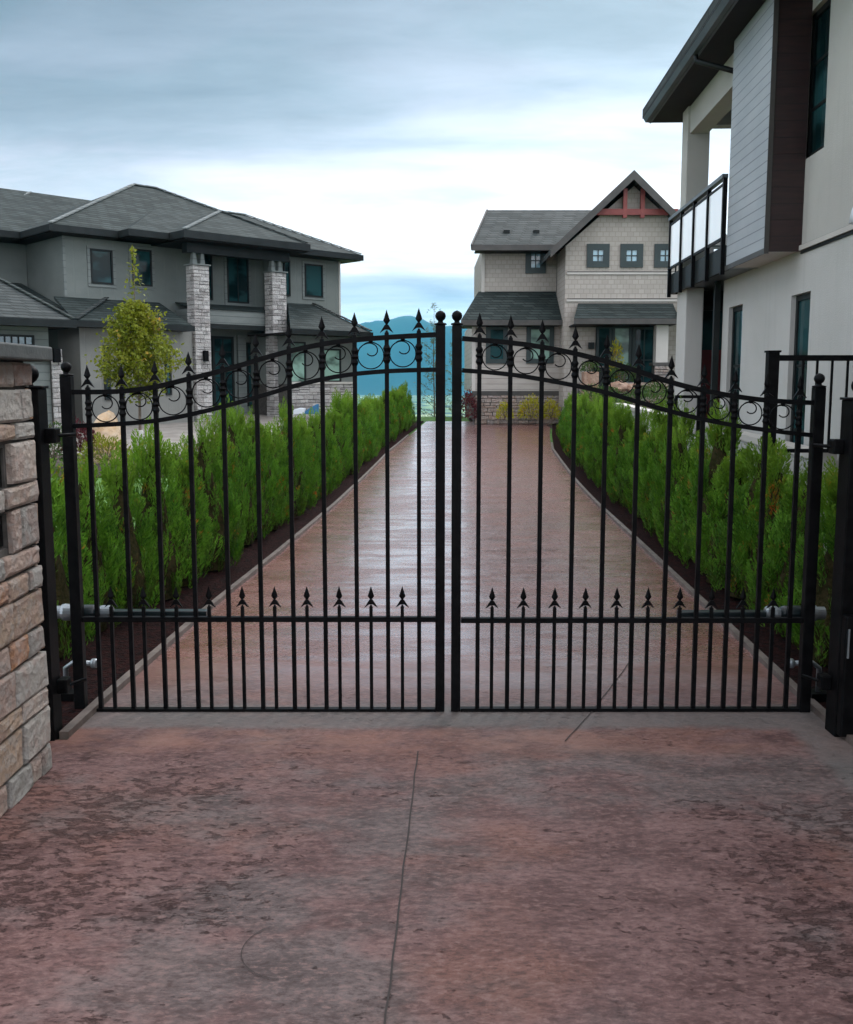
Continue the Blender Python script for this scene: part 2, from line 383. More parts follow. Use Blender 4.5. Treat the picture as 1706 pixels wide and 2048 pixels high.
M['soffit'] = simple('dark_soffit', (.006, .005, .005), (.010, .008, .007), 4, .6, spec=.15)
M['stucco'] = simple('grey_stucco', (.43, .42, .39), (.48, .468, .44), .9, .85, .8, 120, .006, streak=.22)
M['stucco2'] = simple('taupe_stucco', (.42, .40, .365), (.47, .45, .41), .9, .85, .8, 120, .006, streak=.22)
M['baysid'] = lap('lap_siding', (.30, .32, .34), (.36, .375, .39), 2, .098, .10, .012, .6, (9, 1.5, 3), .6)
M['redwood'] = lap('dark_redwood', (.014, .005, .005), (.028, .009, .008), 2, .145, .06, .008, .5, (4, 4, 30), .6)
M['chrome'] = simple('galvanised_steel', (.36, .39, .41), (.26, .29, .31), 12, .3, .1, 40, .003, .6)
M['tealmetal'] = simple('powder_coated_housing', (.008, .014, .016), rough=.3, spec=.4)
M['frost'] = simple('frosted_glass', (.90, .91, .93), (.93, .94, .95), 1, .15, spec=1.0)
M['shingle'] = shingle('green_grey_shingles', (.018, .026, .0245), (.044, .056, .053))
M['shingle2'] = shingle('grey_shingles', (.030, .037, .036), (.062, .070, .068))
M['ridge'] = simple('ridge_cap', (.17, .185, .18), (.12, .135, .13), 4, .7, .3, 20)
M['batten'] = lap('board_and_batten', (.130, .146, .134), (.156, .172, .158), 0, .41, .11, .02, .75, (1, 1, 2), 1.12)
M['batten2'] = lap('taupe_battens', (.18, .18, .165), (.21, .21, .19), 0, .41, .08, .02, .75, (1, 1, 2), 1.1)
M['lapgrey'] = lap('grey_band_siding', (.135, .152, .142), (.165, .182, .172), 2, .2, .1, .012, .7, (2, 2, 6), .7)
M['shake'] = shingle('taupe_shake_siding', (.36, .325, .285), (.41, .37, .33), .8, .26, .17, .86)
M['lapt'] = lap('taupe_lap_siding', (.36, .325, .29), (.42, .385, .345), 2, .16, .1, .012, .7, (2, 2, 8), .72)
M['trim'] = simple('pale_trim', (.46, .43, .39), (.50, .47, .43), 2, .6)
M['redtrim'] = simple('red_timber', (.26, .055, .045), (.20, .04, .035), 5, .55)
M['tealframe'] = simple('dark_teal_frame', (.016, .030, .030), (.022, .038, .037), 3, .5)
M['bronze'] = simple('dark_bronze_trim', (.040, .037, .033), (.06, .054, .048), 3, .5)
M['glass'] = glass('window_glass', (.009, .030, .032), .08, .16)
M['glassgreen'] = glass('pale_green_glass', (.13, .21, .17), .18, .6)  # plain pale green pane colour
M['glassblue'] = glass('sky_tinted_glass', (.13, .22, .26), .12, .7)  # pale blue of the sky put into the pane colour
M['stone'] = stonemat('pillar_stone', [(.46, .41, .35), (.48, .35, .29), (.38, .355, .32), (.56, .46, .39), (.46, .36, .29), (.40, .38, .345), (.54, .28, .15), (.50, .46, .41), (.50, .36, .26), (.52, .38, .31)])
M['stonef'] = stonemat('far_ledgestone', [(.36, .345, .33), (.48, .46, .44), (.29, .275, .265), (.56, .54, .52), (.42, .40, .385)], .85, .12)
M['stonem'] = stonemat('warm_ledgestone', [(.30, .24, .20), (.36, .29, .25), (.25, .21, .19), (.33, .24, .19)], .85, .35)
M['mortar'] = simple('dark_mortar', (.05, .045, .04), (.09, .08, .072), 12, .9, .5, 30)
M['capstone'] = simple('grey_cap', (.05, .056, .055), (.075, .082, .078), 6, .7, .4, 30)
M['bark'] = simple('bark', (.10, .075, .055), (.17, .13, .10), 14, .85, .8, 30, .02)
M['pale_bark'] = simple('pale_trunk_guard', (.55, .54, .50), (.45, .44, .40), 8, .7)
M['boulder'] = simple('peach_boulder', (.55, .36, .20), (.62, .47, .33), 4, .8, .8, 14, .05)
M['boulder2'] = simple('pinkish_boulder', (.26, .15, .10), (.34, .23, .17), 5, .8, .8, 14, .05)
M['blue'] = simple('blue_plastic', (.02, .13, .26), rough=.4)
M['white'] = simple('white_plastic', (.6, .64, .68), rough=.5)
M['red'] = simple('plain_dark_red', (.10, .008, .012), rough=.35)
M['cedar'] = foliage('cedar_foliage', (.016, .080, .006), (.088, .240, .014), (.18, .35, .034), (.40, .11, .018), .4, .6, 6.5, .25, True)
M['twig'] = simple('dead_inner_twigs', (.020, .022, .008), (.045, .035, .016), 30, .95, .8, 60, .02, spec=.05)
M['birch'] = foliage('yellow_green_leaves', (.16, .19, .014), (.29, .28, .026), (.12, .17, .016), (.42, .20, .03), .6, .5, 2.5)
M['conif'] = foliage('pale_conifer', (.10, .15, .09), (.16, .22, .14), (.13, .19, .12), None, 0, .6, 3)
M['yshrub'] = foliage('golden_leaves', (.42, .40, .02), (.50, .42, .03), (.30, .34, .03), (.45, .20, .02), .5)
M['pshrub'] = foliage('maroon_leaves', (.10, .02, .03), (.16, .03, .035), (.07, .03, .03))
M['gshrub'] = foliage('green_leaves', (.05, .11, .02), (.09, .15, .03), (.04, .08, .03), (.2, .04, .03), .6)

# ------------------------------------------------------------------ ground and hills
random.seed(7)
def terr(x, y):
    base = gz(y) if y > 0 else 0
    side = min(1, max(0, (abs(x-1.5)-3.2)/4))            # house plots reach farther back than the drive
    y0 = 32+side*16
    if y > y0:
        d = y-y0
        base = .95-(.95-gz(min(y, y0))) - 62*(1-math.exp(-d/330))*sm(0, 3, d) if d < 3000 else .95-62
        base = max(base, -61)
        if d < 3: base = gz(y0)+(base-gz(y0))*sm(0, 3, d)
    # valley sides fall away left and right as well
    ax = max(0, abs(x)-45)
    if y <= y0 and ax > 0: base -= min(61, ax*.12)
    return base
def axis(lo, hi, step, lim):
    a = []; v = lo
    while v <= hi+1e-6: a.append(v); v += step
    st = step; v = hi
    while v < lim: st *= 1.28; v += st; a.append(min(v, lim))
    st = step; v = lo; pre = []
    while v > -lim: st *= 1.28; v -= st; pre.append(max(v, -lim))
    return pre[::-1]+a
xs = axis(-22, 22, 1.0, 9000); ys = [y for y in axis(-6, 60, .5, 11500) if y > -60]
mb = MB()
mb.v = [(x, y, terr(x, y)) for y in ys for x in xs]
nx = len(xs)
mb.f = [(j*nx+i, j*nx+i+1, (j+1)*nx+i+1, (j+1)*nx+i) for j in range(len(ys)-1) for i in range(nx-1)]
def ground_mat():
    m, t, b, oc = newmat('ground_cover')
    s = t.N('ShaderNodeSeparateXYZ'); t.l.new(oc, s.inputs[0])
    near = t.mix(t.sstep(t.noise(oc, 4, 5), .35, .65), (.045, .12, .018), (.08, .18, .03))
    f1 = t.N('ShaderNodeTexVoronoi', {'Scale': .0035}); t.l.new(t.mapv(oc, (1, .35, 1), (0, 0, 0), (0, 0, .3)), f1.inputs['Vector'])
    f2 = t.N('ShaderNodeSeparateColor'); t.l.new(f1.outputs['Color'], f2.inputs[0])
    far = t.mix(f2.outputs[0], (.10, .20, .08), (.34, .42, .18))
    far = t.mix(t.sstep(t.noise(t.mapv(oc, (1, .3, 1)), .02, 5), .45, .6), far, (.02, .06, .05))
    far = t.mix(t.sstep(t.noise(t.mapv(oc, (1, .4, 1), (8, 3, 0)), .03, 4), .62, .68), far, (.35, .36, .32))
    c = t.mix(t.sstep(s.outputs[1], 55, 140), near, far)
    setc(t, b, 'Base Color', c); b.inputs['Roughness'].default_value = .9
    bump(t, b, t.noise(oc, 60, 4), .5, .03)
    return m
struct(mb.build('ground', ground_mat(), fix=False))

def hill_h(x, y):
    # silhouette read from the photo at y = 7000, rough ridges elsewhere
    sil = [(-9000, 300), (-6000, 420), (-3500, 330), (-2200, 430), (-1200, 390), (-720, 395), (-480, 418), (-300, 442), (-240, 458), (-160, 472), (-60, 460), (20, 420), (140, 395), (260, 410), (420, 400), (700, 360), (1300, 430), (2600, 380), (4200, 460), (6000, 350), (9000, 300)]
    top = lerp(sil, x)+62
    k = sm(6100, 7000, y)*(1-.5*sm(7200, 9000, y))
    n = noise.fractal(Vector((x*.0016, y*.0016, 1.3)), .9, 2.1, 6)
    n2 = noise.fractal(Vector((x*.006, y*.004, 5.3)), .9, 2.1, 4)
    return -62+top*k*(1+.10*n*(1-k)*2)+n2*14*k
hx_ = [-9000+i*220 for i in range(37)]+[-860+i*14 for i in range(106)]+[640+i*220 for i in range(39)]
hx_ = sorted(set(hx_)); hy_ = [6050+i*60 for i in range(45)]
mb = MB(); mb.v = [(x, y, hill_h(x, y)) for y in hy_ for x in hx_]; nx = len(hx_)
mb.f = [(j*nx+i, j*nx+i+1, (j+1)*nx+i+1, (j+1)*nx+i) for j in range(len(hy_)-1) for i in range(nx-1)]
struct(mb.build('hills', simple('forest_hillside', (.012, .040, .036), (.022, .060, .045), .004, .95), fix=False, smooth=True))

def strip(name, mat, fl, fr, y0, y1, dz, n=3, step=.5):
    mb = MB(); yy = []; y = y0
    while y < y1-1e-6: yy.append(y); y += step
    yy.append(y1)
    for y in yy:
        a, b = fl(y), fr(y)
        for i in range(n+1): 
            x = a+(b-a)*i/n; mb.v.append((x, y, gz(y)+dz))
    for j in range(len(yy)-1):
        for i in range(n): k = j*(n+1)+i; mb.f.append((k, k+1, k+n+2, k+n+1))
    return struct(mb.build(name, mat, fix=False))
def dl(y): return XL(y) if y > 4.62 else -7.0
def dr(y): return XR(y) if y > 4.45 else 7.0
# one driveway sheet: a wide apron outside the gate, then the lane
mb = MB(); rows = [-6, -2, 1, 2, 3, 4, 4.45, 4.4501, 4.62, 4.6201]+[5+.5*i for i in range(51)]+[30.5]
for y in rows:
    a = -7.0 if y <= 4.62 else XL(y); b = 7.0 if y <= 4.45 else XR(y)
    mb.v += [(a, y, gz(y)+.012), (b, y, gz(y)+.012)]
for j in range(len(rows)-1): mb.f.append((2*j, 2*j+1, 2*j+3, 2*j+2))
struct(mb.build('driveway', M['drive'], fix=False))
def groove(name, pts, wd=.006):
    mb = MB(); pts = [Vector((x, y, gz(y)+.016)) for x, y in pts]
    for a, b in zip(pts, pts[1:]):
        d = (b-a).normalized(); s_ = Vector((-d.y, d.x, 0))*wd/2
        mb.quad(a-s_, b-s_, b+s_, a+s_)
    return struct(mb.build(name, M['joint'], fix=False))
random.seed(3)
def wob(a, b, n, amp): return [(a[0]+(b[0]-a[0])*i/n+random.uniform(-amp, amp), a[1]+(b[1]-a[1])*i/n) for i in range(n+1)]
groove('driveway_joint', wob((-.14, .5), (-.11, 2.5), 8, .002)+wob((-.11, 2.5), (-.04, 4.46), 14, .003))
groove('driveway_joint', wob((.66, 4.59), (.86, 5.03), 5, .002)+wob((.86, 5.03), (1.28, 6.05), 8, .003), .005)
def arcpts(cx, cy, r, a0, a1, n=14): return [(cx+r*math.cos(R(a0+(a1-a0)*i/n))*1.0, cy+r*math.sin(R(a0+(a1-a0)*i/n))) for i in range(n+1)]
groove('driveway_joint', arcpts(-.40, 2.82, .155, 125, 262), .0025)
# kerbs
def kerb(name, fx, side, y0, y1):
    mb = MB(); yy = [y0+i*(y1-y0)/40 for i in range(41)]
    for i, y in enumerate(yy):
        a = fx(y); b = a+side*.045; g = gz(y)
        mb.v += [(a, y, g-.05), (a, y, g+.045), (b, y, g+.045), (b, y, g-.05)]
    for j in range(40):
        for k in range(3): mb.f.append((4*j+k, 4*j+k+1, 4*j+5+k, 4*j+4+k))
    mb.f += [(0, 1, 2, 3), (160, 161, 162, 163)]
    return struct(mb.build(name, M['kerb']))
kerb('kerb', XL, -1, 4.64, 26); kerb('kerb', XR, 1, 4.46, 24)
strip('mulch_bed', M['mulch'], lambda y: XL(y)-1.5, lambda y: XL(y)-.055, 4.64, 30.4, .03, 2)
strip('mulch_bed', M['mulch'], lambda y: XR(y)+.055, lambda y: XR(y)+1.0, 4.46, 29.4, .03, 2)
strip('garden_bed', M['soil'], lambda y: XR(y)+1.0 if y < 26 else XR(26)+.3, lambda y: 9.5, 5.0, 29.2, .02, 2)
strip('forecourt', M['fore'], lambda y: -16.0, lambda y: XL(y)-1.5, 21.5, 33, .02, 2)
strip('planting_bed', M['soil'], lambda y: -9.0, lambda y: XL(y)-2.6, 17.6, 21.3, .02, 2)
strip('yard_path', M['mulch'], lambda y: 3.76 if y < 30.4 else 1.3, lambda y: 9.0, 29.4, 31.5, .035, 2)

# ------------------------------------------------------------------ gate
GY = 5.05
def g(px, py, y=GY): return P(px, py, y)
def finial(x, z, s=1.0, y=GY):
    mb = MB()
    mb.lathe(x, y, [(.007*s, z), (.012*s, z+.006*s), (.007*s, z+.014*s), (.006*s, z+.02*s)], 8)
    # flared skirt with two down-turned barbs
    mb.prism([(x-.042*s, y-.006, z+.004*s), (x-.012*s, y-.006, z+.024*s), (x+.012*s, y-.006, z+.024*s), (x+.042*s, y-.006, z+.004*s), (x+.022*s, y-.006, z+.036*s), (x+.010*s, y-.006, z+.055*s), (x-.010*s, y-.006, z+.055*s), (x-.022*s, y-.006, z+.036*s)], (0, .012, 0))
    # spear blade
    mb.add([(x, y, z+.048*s), (x-.021*s, y, z+.078*s), (x, y-.009*s, z+.075*s), (x+.021*s, y, z+.078*s), (x, y+.009*s, z+.075*s), (x, y, z+.145*s)],
           [(0, 2, 1), (0, 3, 2), (0, 4, 3), (0, 1, 4), (5, 1, 2), (5, 2, 3), (5, 3, 4), (5, 4, 1)])
    return mb
def scroll(cx, cz, r, y=GY, flip=1):
    pts = []
    for i in range(33):
        a = R(120-flip*0+i*360/32*.94*-1); pts.append((cx+flip*r*math.cos(a), y, cz+r*math.sin(a)))
    last = pts[-1]
    # inward curl
    for i in range(1, 17):
        t = i/16; a = R(120-338-t*250); rr = r*(1-.72*t)
        pts.append((cx+flip*(rr*math.cos(a)-.012*t), y, cz+rr*math.sin(a)+r*.42*t))
    return pts
def make_leaf(label, side, tall, short, topr, lowr, hinge, meet, zmid, zbot):
    root = thing('gate_leaf', label, 'gate', (g(meet, 1400)[0], GY, 0), group='double driveway gate')
    T = lambda x: lerp([(g(a, b)[0], g(a, b)[2]) for a, b in topr], x)
    L = lambda x: lerp([(g(a, b)[0], g(a, b)[2]) for a, b in lowr], x)
    hx = g(*hinge[0])[0]; hz = g(*hinge[0])[2]; mx = g(*meet_[side][0])[0]; mz = g(*meet_[side][0])[2]
    for nm, x, zt, wv, zb in (('hinge_stile', hx, hz, .055, -.012+.02), ('meeting_stile', mx, mz, .048, -.03+.045)):
        mb = MB(); mb.box(x-wv/2, x+wv/2, GY-wv/2, GY+wv/2, zb, zt)
        st = mb.build(nm, M['black'], root, bevel=.004)
        mb = MB(); mb.lathe(x, GY, [(wv*.62, zt), (wv*.62, zt+.008), (.014, zt+.012), (.012, zt+.02), (.020, zt+.026), (.0255, zt+.037), (.0265, zt+.046), (.023, zt+.058), (.013, zt+.067), (.003, zt+.071)], 16)
        mb.build('ball_cap', M['black'], st, smooth=True)
    a, b = (hx, mx) if hx < mx else (mx, hx); a += .026; b -= .022
    def curve(fn, nm, h):
        xs_ = [a+(b-a)*i/36 for i in range(37)]
        vals = [fn(x) for x in xs_]
        for _ in range(3): vals = [vals[0]]+[(vals[i-1]+vals[i]*2+vals[i+1])/4 for i in range(1, 36)]+[vals[-1]]
        MB().sweep([(x, GY, z) for x, z in zip(xs_, vals)], .034, h).build(nm, M['black'], root)
        return xs_, vals
    curve(T, 'top_rail', .024); curve(L, 'lower_arched_rail', .022)
    MB().box(a, b, GY-.016, GY+.016, zmid-.013, zmid+.013).build('middle_rail', M['black'], root)
    MB().box(a, b, GY-.019, GY+.019, zbot-.016, zbot+.016).build('bottom_rail', M['black'], root)
    tx = [g(p, 1000)[0] for p in tall]
    for i, x in enumerate(tx):
        zt = T(x)
        mb = MB(); mb.box(x-.0105, x+.0105, GY-.0105, GY+.0105, zbot+.01, zt+.022)
        zc_ = (T(x)+L(x))/2
        mb.lathe(x, GY, [(.012, zc_-.045), (.019, zc_-.03), (.013, zc_-.012), (.020, zc_), (.013, zc_+.012), (.019, zc_+.03), (.012, zc_+.045)], 8)
        pk = mb.build('picket', M['black'], root)
        finial(x, zt+.018, .82).build('spear_finial', M['black'], pk)
    for p in short:
        x = g(p, 1350)[0]
        mb = MB(); mb.box(x-.0085, x+.0085, GY-.0085, GY+.0085, zbot+.01, zmid+.065)
        pk = mb.build('short_picket', M['black'], root)
        finial(x, zmid+.058, .80).build('spear_finial', M['black'], pk)
    for x0, x1 in zip(tx, tx[1:]):
        cx = (x0+x1)/2; zt, zl = T(cx)-.012, L(cx)+.011; r = min((zt-zl)/2, (abs(x1-x0)-.023)/2)-.003
        mb = MB(); mb.tube(scroll(cx, (zt+zl)/2, r, GY, 1), .0034, 6)
        mb.lathe(cx, GY, [(.004, zt-.012), (.011, zt-.008), (.011, zt+.001), (.004, zt+.004)], 8)
        mb.build('scroll', M['black'], root, smooth=True)
    return root
meet_ = {'l': [(881, 650)], 'r': [(914, 650)]}
TL = [(130, 784), (240, 784), (307, 776), (375, 758), (450, 741), (508, 722), (575, 703), (642, 688), (706, 680), (770, 675), (838, 671), (885, 669)]
LL = [(130, 853), (240, 848), (307, 843), (375, 831), (452, 812), (518, 794), (583, 773), (648, 757), (712, 747), (775, 742), (838, 740), (885, 739)]
TR = [(910, 676), (957, 680), (1020, 685), (1080, 693), (1148, 706), (1210, 722), (1275, 742), (1340, 765), (1400, 780), (1462, 792), (1530, 801), (1600, 805), (1645, 806)]
LR = [(910, 740), (957, 743), (1018, 748), (1080, 758), (1145, 770), (1207, 783), (1272, 803), (1337, 822), (1400, 838), (1462, 850), (1530, 860), (1595, 868), (1645, 872)]
ln = make_leaf('left leaf of black wrought iron gate with arched scroll band and spear finials', 'l',
    [185, 252, 318, 385, 452, 518, 583, 648, 712, 775, 838], [228, 292, 357, 422, 488, 552, 616, 680, 743, 805], TL, LL, [(133, 752)], 881, g(500, 1238)[2], g(500, 1422)[2])
rn = make_leaf('right leaf of black wrought iron gate, hinged on the post below the white house', 'r',
    [957, 1018, 1080, 1145, 1207, 1270, 1335, 1400, 1462, 1525, 1590], [983, 1045, 1107, 1168, 1230, 1292, 1355, 1418, 1480, 1540], TR, LR, [(1638, 775)], 914, g(1200, 1240)[2], g(1200, 1421)[2])

# gate posts with their hinges
def gate_post(label, x, y, w, zt, inward, chrome):
    root = thing('gate_post', label, 'gate post', (x, y, 0), group='square iron gate posts')
    st = MB().box(x-w/2, x+w/2, y-w/2, y+w/2, 0.0, zt).build('shaft', M['black'], root, bevel=.005)
    MB().box(x-w/2-.006, x+w/2+.006, y-w/2-.006, y+w/2+.006, zt, zt+.012).lathe(x, y, [(.018, zt+.012), (.014, zt+.022), (.03, zt+.035), (.041, zt+.052), (.044, zt+.068), (.040, zt+.084), (.026, zt+.102), (.006, zt+.11)], 18).build('ball_cap', M['black'], root, smooth=True)
    for z, ch in ((zt-.22, False), (.26, True)):
        x0 = x+inward*w/2; x1 = x0+inward*.05
        hb = MB().box(min(x0, x1), max(x0, x1), y+.0, y+.07, z-.035, z+.035).build('hinge', M['black'], root, bevel=.006)
        mb = MB(); mb.tube([(x1-inward*.01, y+.04, z), (x1+inward*.045, y+.13, z)], .009, 8)
        mb.build('hinge_bolt', M['black'], hb, smooth=True)
    return root
gate_post('black square gate post beside the stone pillar, ball cap on top', -1.835, 4.66, .115, 1.685, 1, True)
gp = gate_post('thick black gate post at the right edge with a control box', 2.035, 4.72, .125, 1.63, -1, True)
mb = MB(); mb.box(1.975, 2.20, 4.60, 4.655, 0.03, .62); cb = mb.build('control_box', M['black'], gp, bevel=.008)
MB().box(1.985, 1.992, 4.592, 4.60, .42, .56).build('latch', M['chrome'], cb)
# hinge fittings low on the gate, chrome pins
for sx, lab in ((-1, 'low left'), (1, 'low right')):
    pass
def opener(label, x0, x1, side, z, y, xl):
    """x0 at the post, x1 end of the thin arm (towards the centre)"""
    root = thing('gate_opener', label, 'gate opener', (x0, y, z), group='linear gate openers')
    d = side
    L = lambda t: x0+d*t
    MB().tube([(L(.0), y, z), (L(.045), y, z)], .034, 16).build('end_bracket', M['chrome'], root, smooth=False)
    MB().tube([(L(.045), y, z), (L(.06), y, z), (L(.1), y, z)], [.042, .046, .042], 18).build('collar', M['chrome'], root)
    MB().tube([(L(.1), y, z), (L(.12), y, z), (L(.21), y, z), (L(.235), y, z)], [.034, .040, .040, .030], 18).build('motor_housing', M['tealmetal'], root, smooth=True)
    MB().tube([(L(.235), y, z), (L(.255), y, z), (L(.30), y, z), (L(.31), y, z)], [.032, .037, .037, .028], 18).build('collar', M['chrome'], root)
    a, b = sorted((L(.31), x1))
    MB().box(a, b, y-.03, y+.03, z-.045, z+.012).build('drive_tube', M['tealmetal'], root, bevel=.006)
    return root
zo = g(300, 1226, 5.12)[2]
opener('gate opener with pale collars on the left leaf beside the stone pillar', g(108, 1225, 5.14)[0], g(415, 1230, 5.14)[0], 1, zo, 5.14, 0)
opener('gate opener with dark teal housing on the right leaf in front of the hedge', g(1648, 1225, 5.14)[0], g(1355, 1230, 5.14)[0], -1, zo-.005, 5.14, 0)
def floor_stop(label, x, y, d):
    root = thing('gate_pivot', label, 'gate pivot', (x, y, .04), group='gate pivots near the ground')
    MB().box(x-.05, x+.05, y-.05, y+.05, .03, .07).build('base_plate', M['black'], root)
    MB().tube([(x, y, .07), (x, y, .2), (x+d*.05, y-.02, .235), (x+d*.15, y-.04, .235)], .014, 10).build('pivot_arm', M['chrome'], root, smooth=True)
    MB().lathe(x+d*.17, y-.045, [(.016, .215), (.022, .225), (.022, .25), (.012, .262)], 12).build('cap_nut', M['chrome'], root, smooth=True)
floor_stop('chrome pivot arm near the ground behind the left hinge stile', -1.93, 5.2, 1)
floor_stop('chrome pivot arm near the ground behind the right hinge stile', 2.10, 5.2, -1)

# ------------------------------------------------------------------ stone pillars
def stones(mb, plane, a0, a1, courses, wmin, wmax, rng, depth=.03, gap=.011, skip=None):
    for z0, z1 in zip(courses, courses[1:]):
        a = a0
        while a < a1-.01:
            wd = rng.uniform(wmin, wmax)*(1.15 if z1-z0 < .1 else 1)
            b = a+wd
            if a1-b < wmin*.6: b = a1
            cut = [(z0, z1)]
            if z1-z0 > .14 and rng.random() < .16: zm = z0+(z1-z0)*rng.uniform(.4, .6); cut = [(z0, zm), (zm, z1)]
            for c0, c1 in cut:
                if skip and any(a < s1-.005 and b > s0+.005 and c0 < t1-.005 and c1 > t0+.005 for s0, s1, t0, t1 in skip):
                    # keep only what lies beside the niche
                    s0, s1, t0, t1 = skip[0] if (c0 < skip[0][3] and c1 > skip[0][2]) else skip[-1]
                    segs = [(a, min(b, s0)), (max(a, s1), b)]
                else: segs = [(a, b)]
                for sa, sb in segs:
                    if sb-sa < .03: continue
                    d = depth*rng.uniform(.75, 1.1); g_ = gap/2
                    ch = min(.012, (c1-c0)*.18)
                    j = lambda k=.005: rng.uniform(-k, k)
                    q = [(sa+g_, c0+g_), (sb-g_, c0+g_), (sb-g_, c1-g_), (sa+g_, c1-g_)]
                    q = [(u+j(.008), v_+j(.006)) for u, v_ in q]
                    base = [plane(u, v_, -.01) for u, v_ in q]; mid = [plane(u, v_, d-.008) for u, v_ in q]
                    cu, cv_ = (sa+sb)/2, (c0+c1)/2
                    n_ = 3
                    def ins(u, v_): 
                        return (u+(ch if u < cu else -ch), v_+(ch if v_ < cv_ else -ch))
                    qi = [ins(*p) for p in q]
                    # face as a small grid for a rough hewn surface
                    grid = []
                    for r_ in range(n_+1):
                        for c_ in range(n_+1):
                            s_, t_ = c_/n_, r_/n_
                            u = (qi[0][0]*(1-s_)+qi[1][0]*s_)*(1-t_)+(qi[3][0]*(1-s_)+qi[2][0]*s_)*t_
                            v_ = (qi[0][1]*(1-s_)+qi[1][1]*s_)*(1-t_)+(qi[3][1]*(1-s_)+qi[2][1]*s_)*t_
                            grid.append(plane(u, v_, d+rng.uniform(-.0035, .0035)*min(1, (c1-c0)/.08)))
                    vs = base+mid+grid; G0 = 8; N1 = n_+1
                    fs = [(i, (i+1) % 4, 4+(i+1) % 4, 4+i) for i in range(4)]
                    for r_ in range(n_):
                        for c_ in range(n_): fs.append((G0+r_*N1+c_, G0+r_*N1+c_+1, G0+(r_+1)*N1+c_+1, G0+(r_+1)*N1+c_))
                    bot = [G0+c_ for c_ in range(N1)]; rt = [G0+r_*N1+n_ for r_ in range(N1)]
                    tp = [G0+n_*N1+c_ for c_ in range(n_, -1, -1)]; lf = [G0+r_*N1 for r_ in range(n_, -1, -1)]
                    fs += [tuple([4, 5]+bot[::-1]), tuple([5, 6]+rt[::-1]), tuple([6, 7]+tp[::-1]), tuple([7, 4]+lf[::-1])]
                    mb.add(vs, fs)
            a = b
def niche_box(root, plane, n, numeral=False):
    pass
def pillar(label, xf, sgn, y0, y1, courses, seed, topz, niches):
    xi = xf-sgn*.03*1.0; xo = xf-sgn*.72
    root = thing('stone_pillar', label, 'pillar', ((xi+xo)/2, (y0+y1)/2, 0), group='stone gate pillars')
    rng = random.Random(seed)
    a_, b_ = sorted((xi, xo))
    mb = MB()
    if niches:
        # core with recessed openings on the drive-side face
        cells_y = sorted({y0+.03, y1-.03}|{q for n in niches for q in n[:2]}); cells_z = sorted({0, topz}|{q for n in niches for q in n[2:]})
        for ya, yb in zip(cells_y, cells_y[1:]):
            for za, zb in zip(cells_z, cells_z[1:]):
                hole = any(n[0] <= ya+1e-6 and yb <= n[1]+1e-6 and n[2] <= za+1e-6 and zb <= n[3]+1e-6 for n in niches)
                xx = xi-sgn*.09 if hole else xi
                mb.box(*sorted((xx, xo)), ya, yb, za, zb)
    else: mb.box(a_, b_, y0+.03, y1-.03, 0, topz)
    mb.build('core', M['mortar'], root)
    mb = MB()
    stones(mb, lambda u, v_, d: (xi+sgn*d, u, v_), y0+.01, y1, courses, .10, .33, rng, skip=niches)
    stones(mb, lambda u, v_, d: (u, y1-.03+d, v_), min(xi, xo), max(xi, xo)+(.02 if sgn > 0 else 0), courses, .16, .34, rng)
    stones(mb, lambda u, v_, d: (u, y0+.03-d, v_), min(xi, xo), max(xi, xo), courses, .16, .34, rng)
    mb.build('stonework', M['stone'], root, fix=True)
    cp = MB(); cp.box(a_-.09, b_+.09, y0-.07, y1+.07, topz, topz+.062)
    cp.build('cap', M['capstone'], root, bevel=.008)
    return root
CR = [0, .125, .30, .385, .55, .665, .83, .93, 1.03, 1.205, 1.30, 1.475, 1.555, 1.695, 1.80]
CR = [0, .125, .30, .385, .55, .665, .83, .925, 1.02, 1.20, 1.295, 1.475, 1.55, 1.69, 1.795]
pl = pillar('wide stone pillar on the left with grey cap and two dark niches', -1.665, 1, 3.05, 4.28, CR, 11, 1.80, [(3.80, 4.00, 1.29, 1.45), (3.82, 4.00, 1.045, 1.19)])
pillar('stone pillar only just showing at the right edge', 2.10, -1, 3.3, 4.62, CR, 23, 1.80, [])
# things in the niches
mb = MB(); mb.box(-1.79, -1.70, 3.83, 3.99, 1.295, 1.44); o = mb.build('wall_box', M['black'], pl, bevel=.004)
o['label'] = 'plain black box in the upper niche'
mb = MB(); mb.box(-1.79, -1.705, 3.84, 3.985, 1.055, 1.18); o = mb.build('intercom', M['black'], pl, bevel=.004)
MB().lathe(-1.702, 3.93, [(.003, 1.148), (.009, 1.152), (.009, 1.162), (.003, 1.166)], 10).build('button', M['chrome'], o, smooth=True)
MB().box(-1.7045, -1.6975, 3.87, 3.93, 1.075, 1.13).build('speaker_plate', M['bronze'], o)

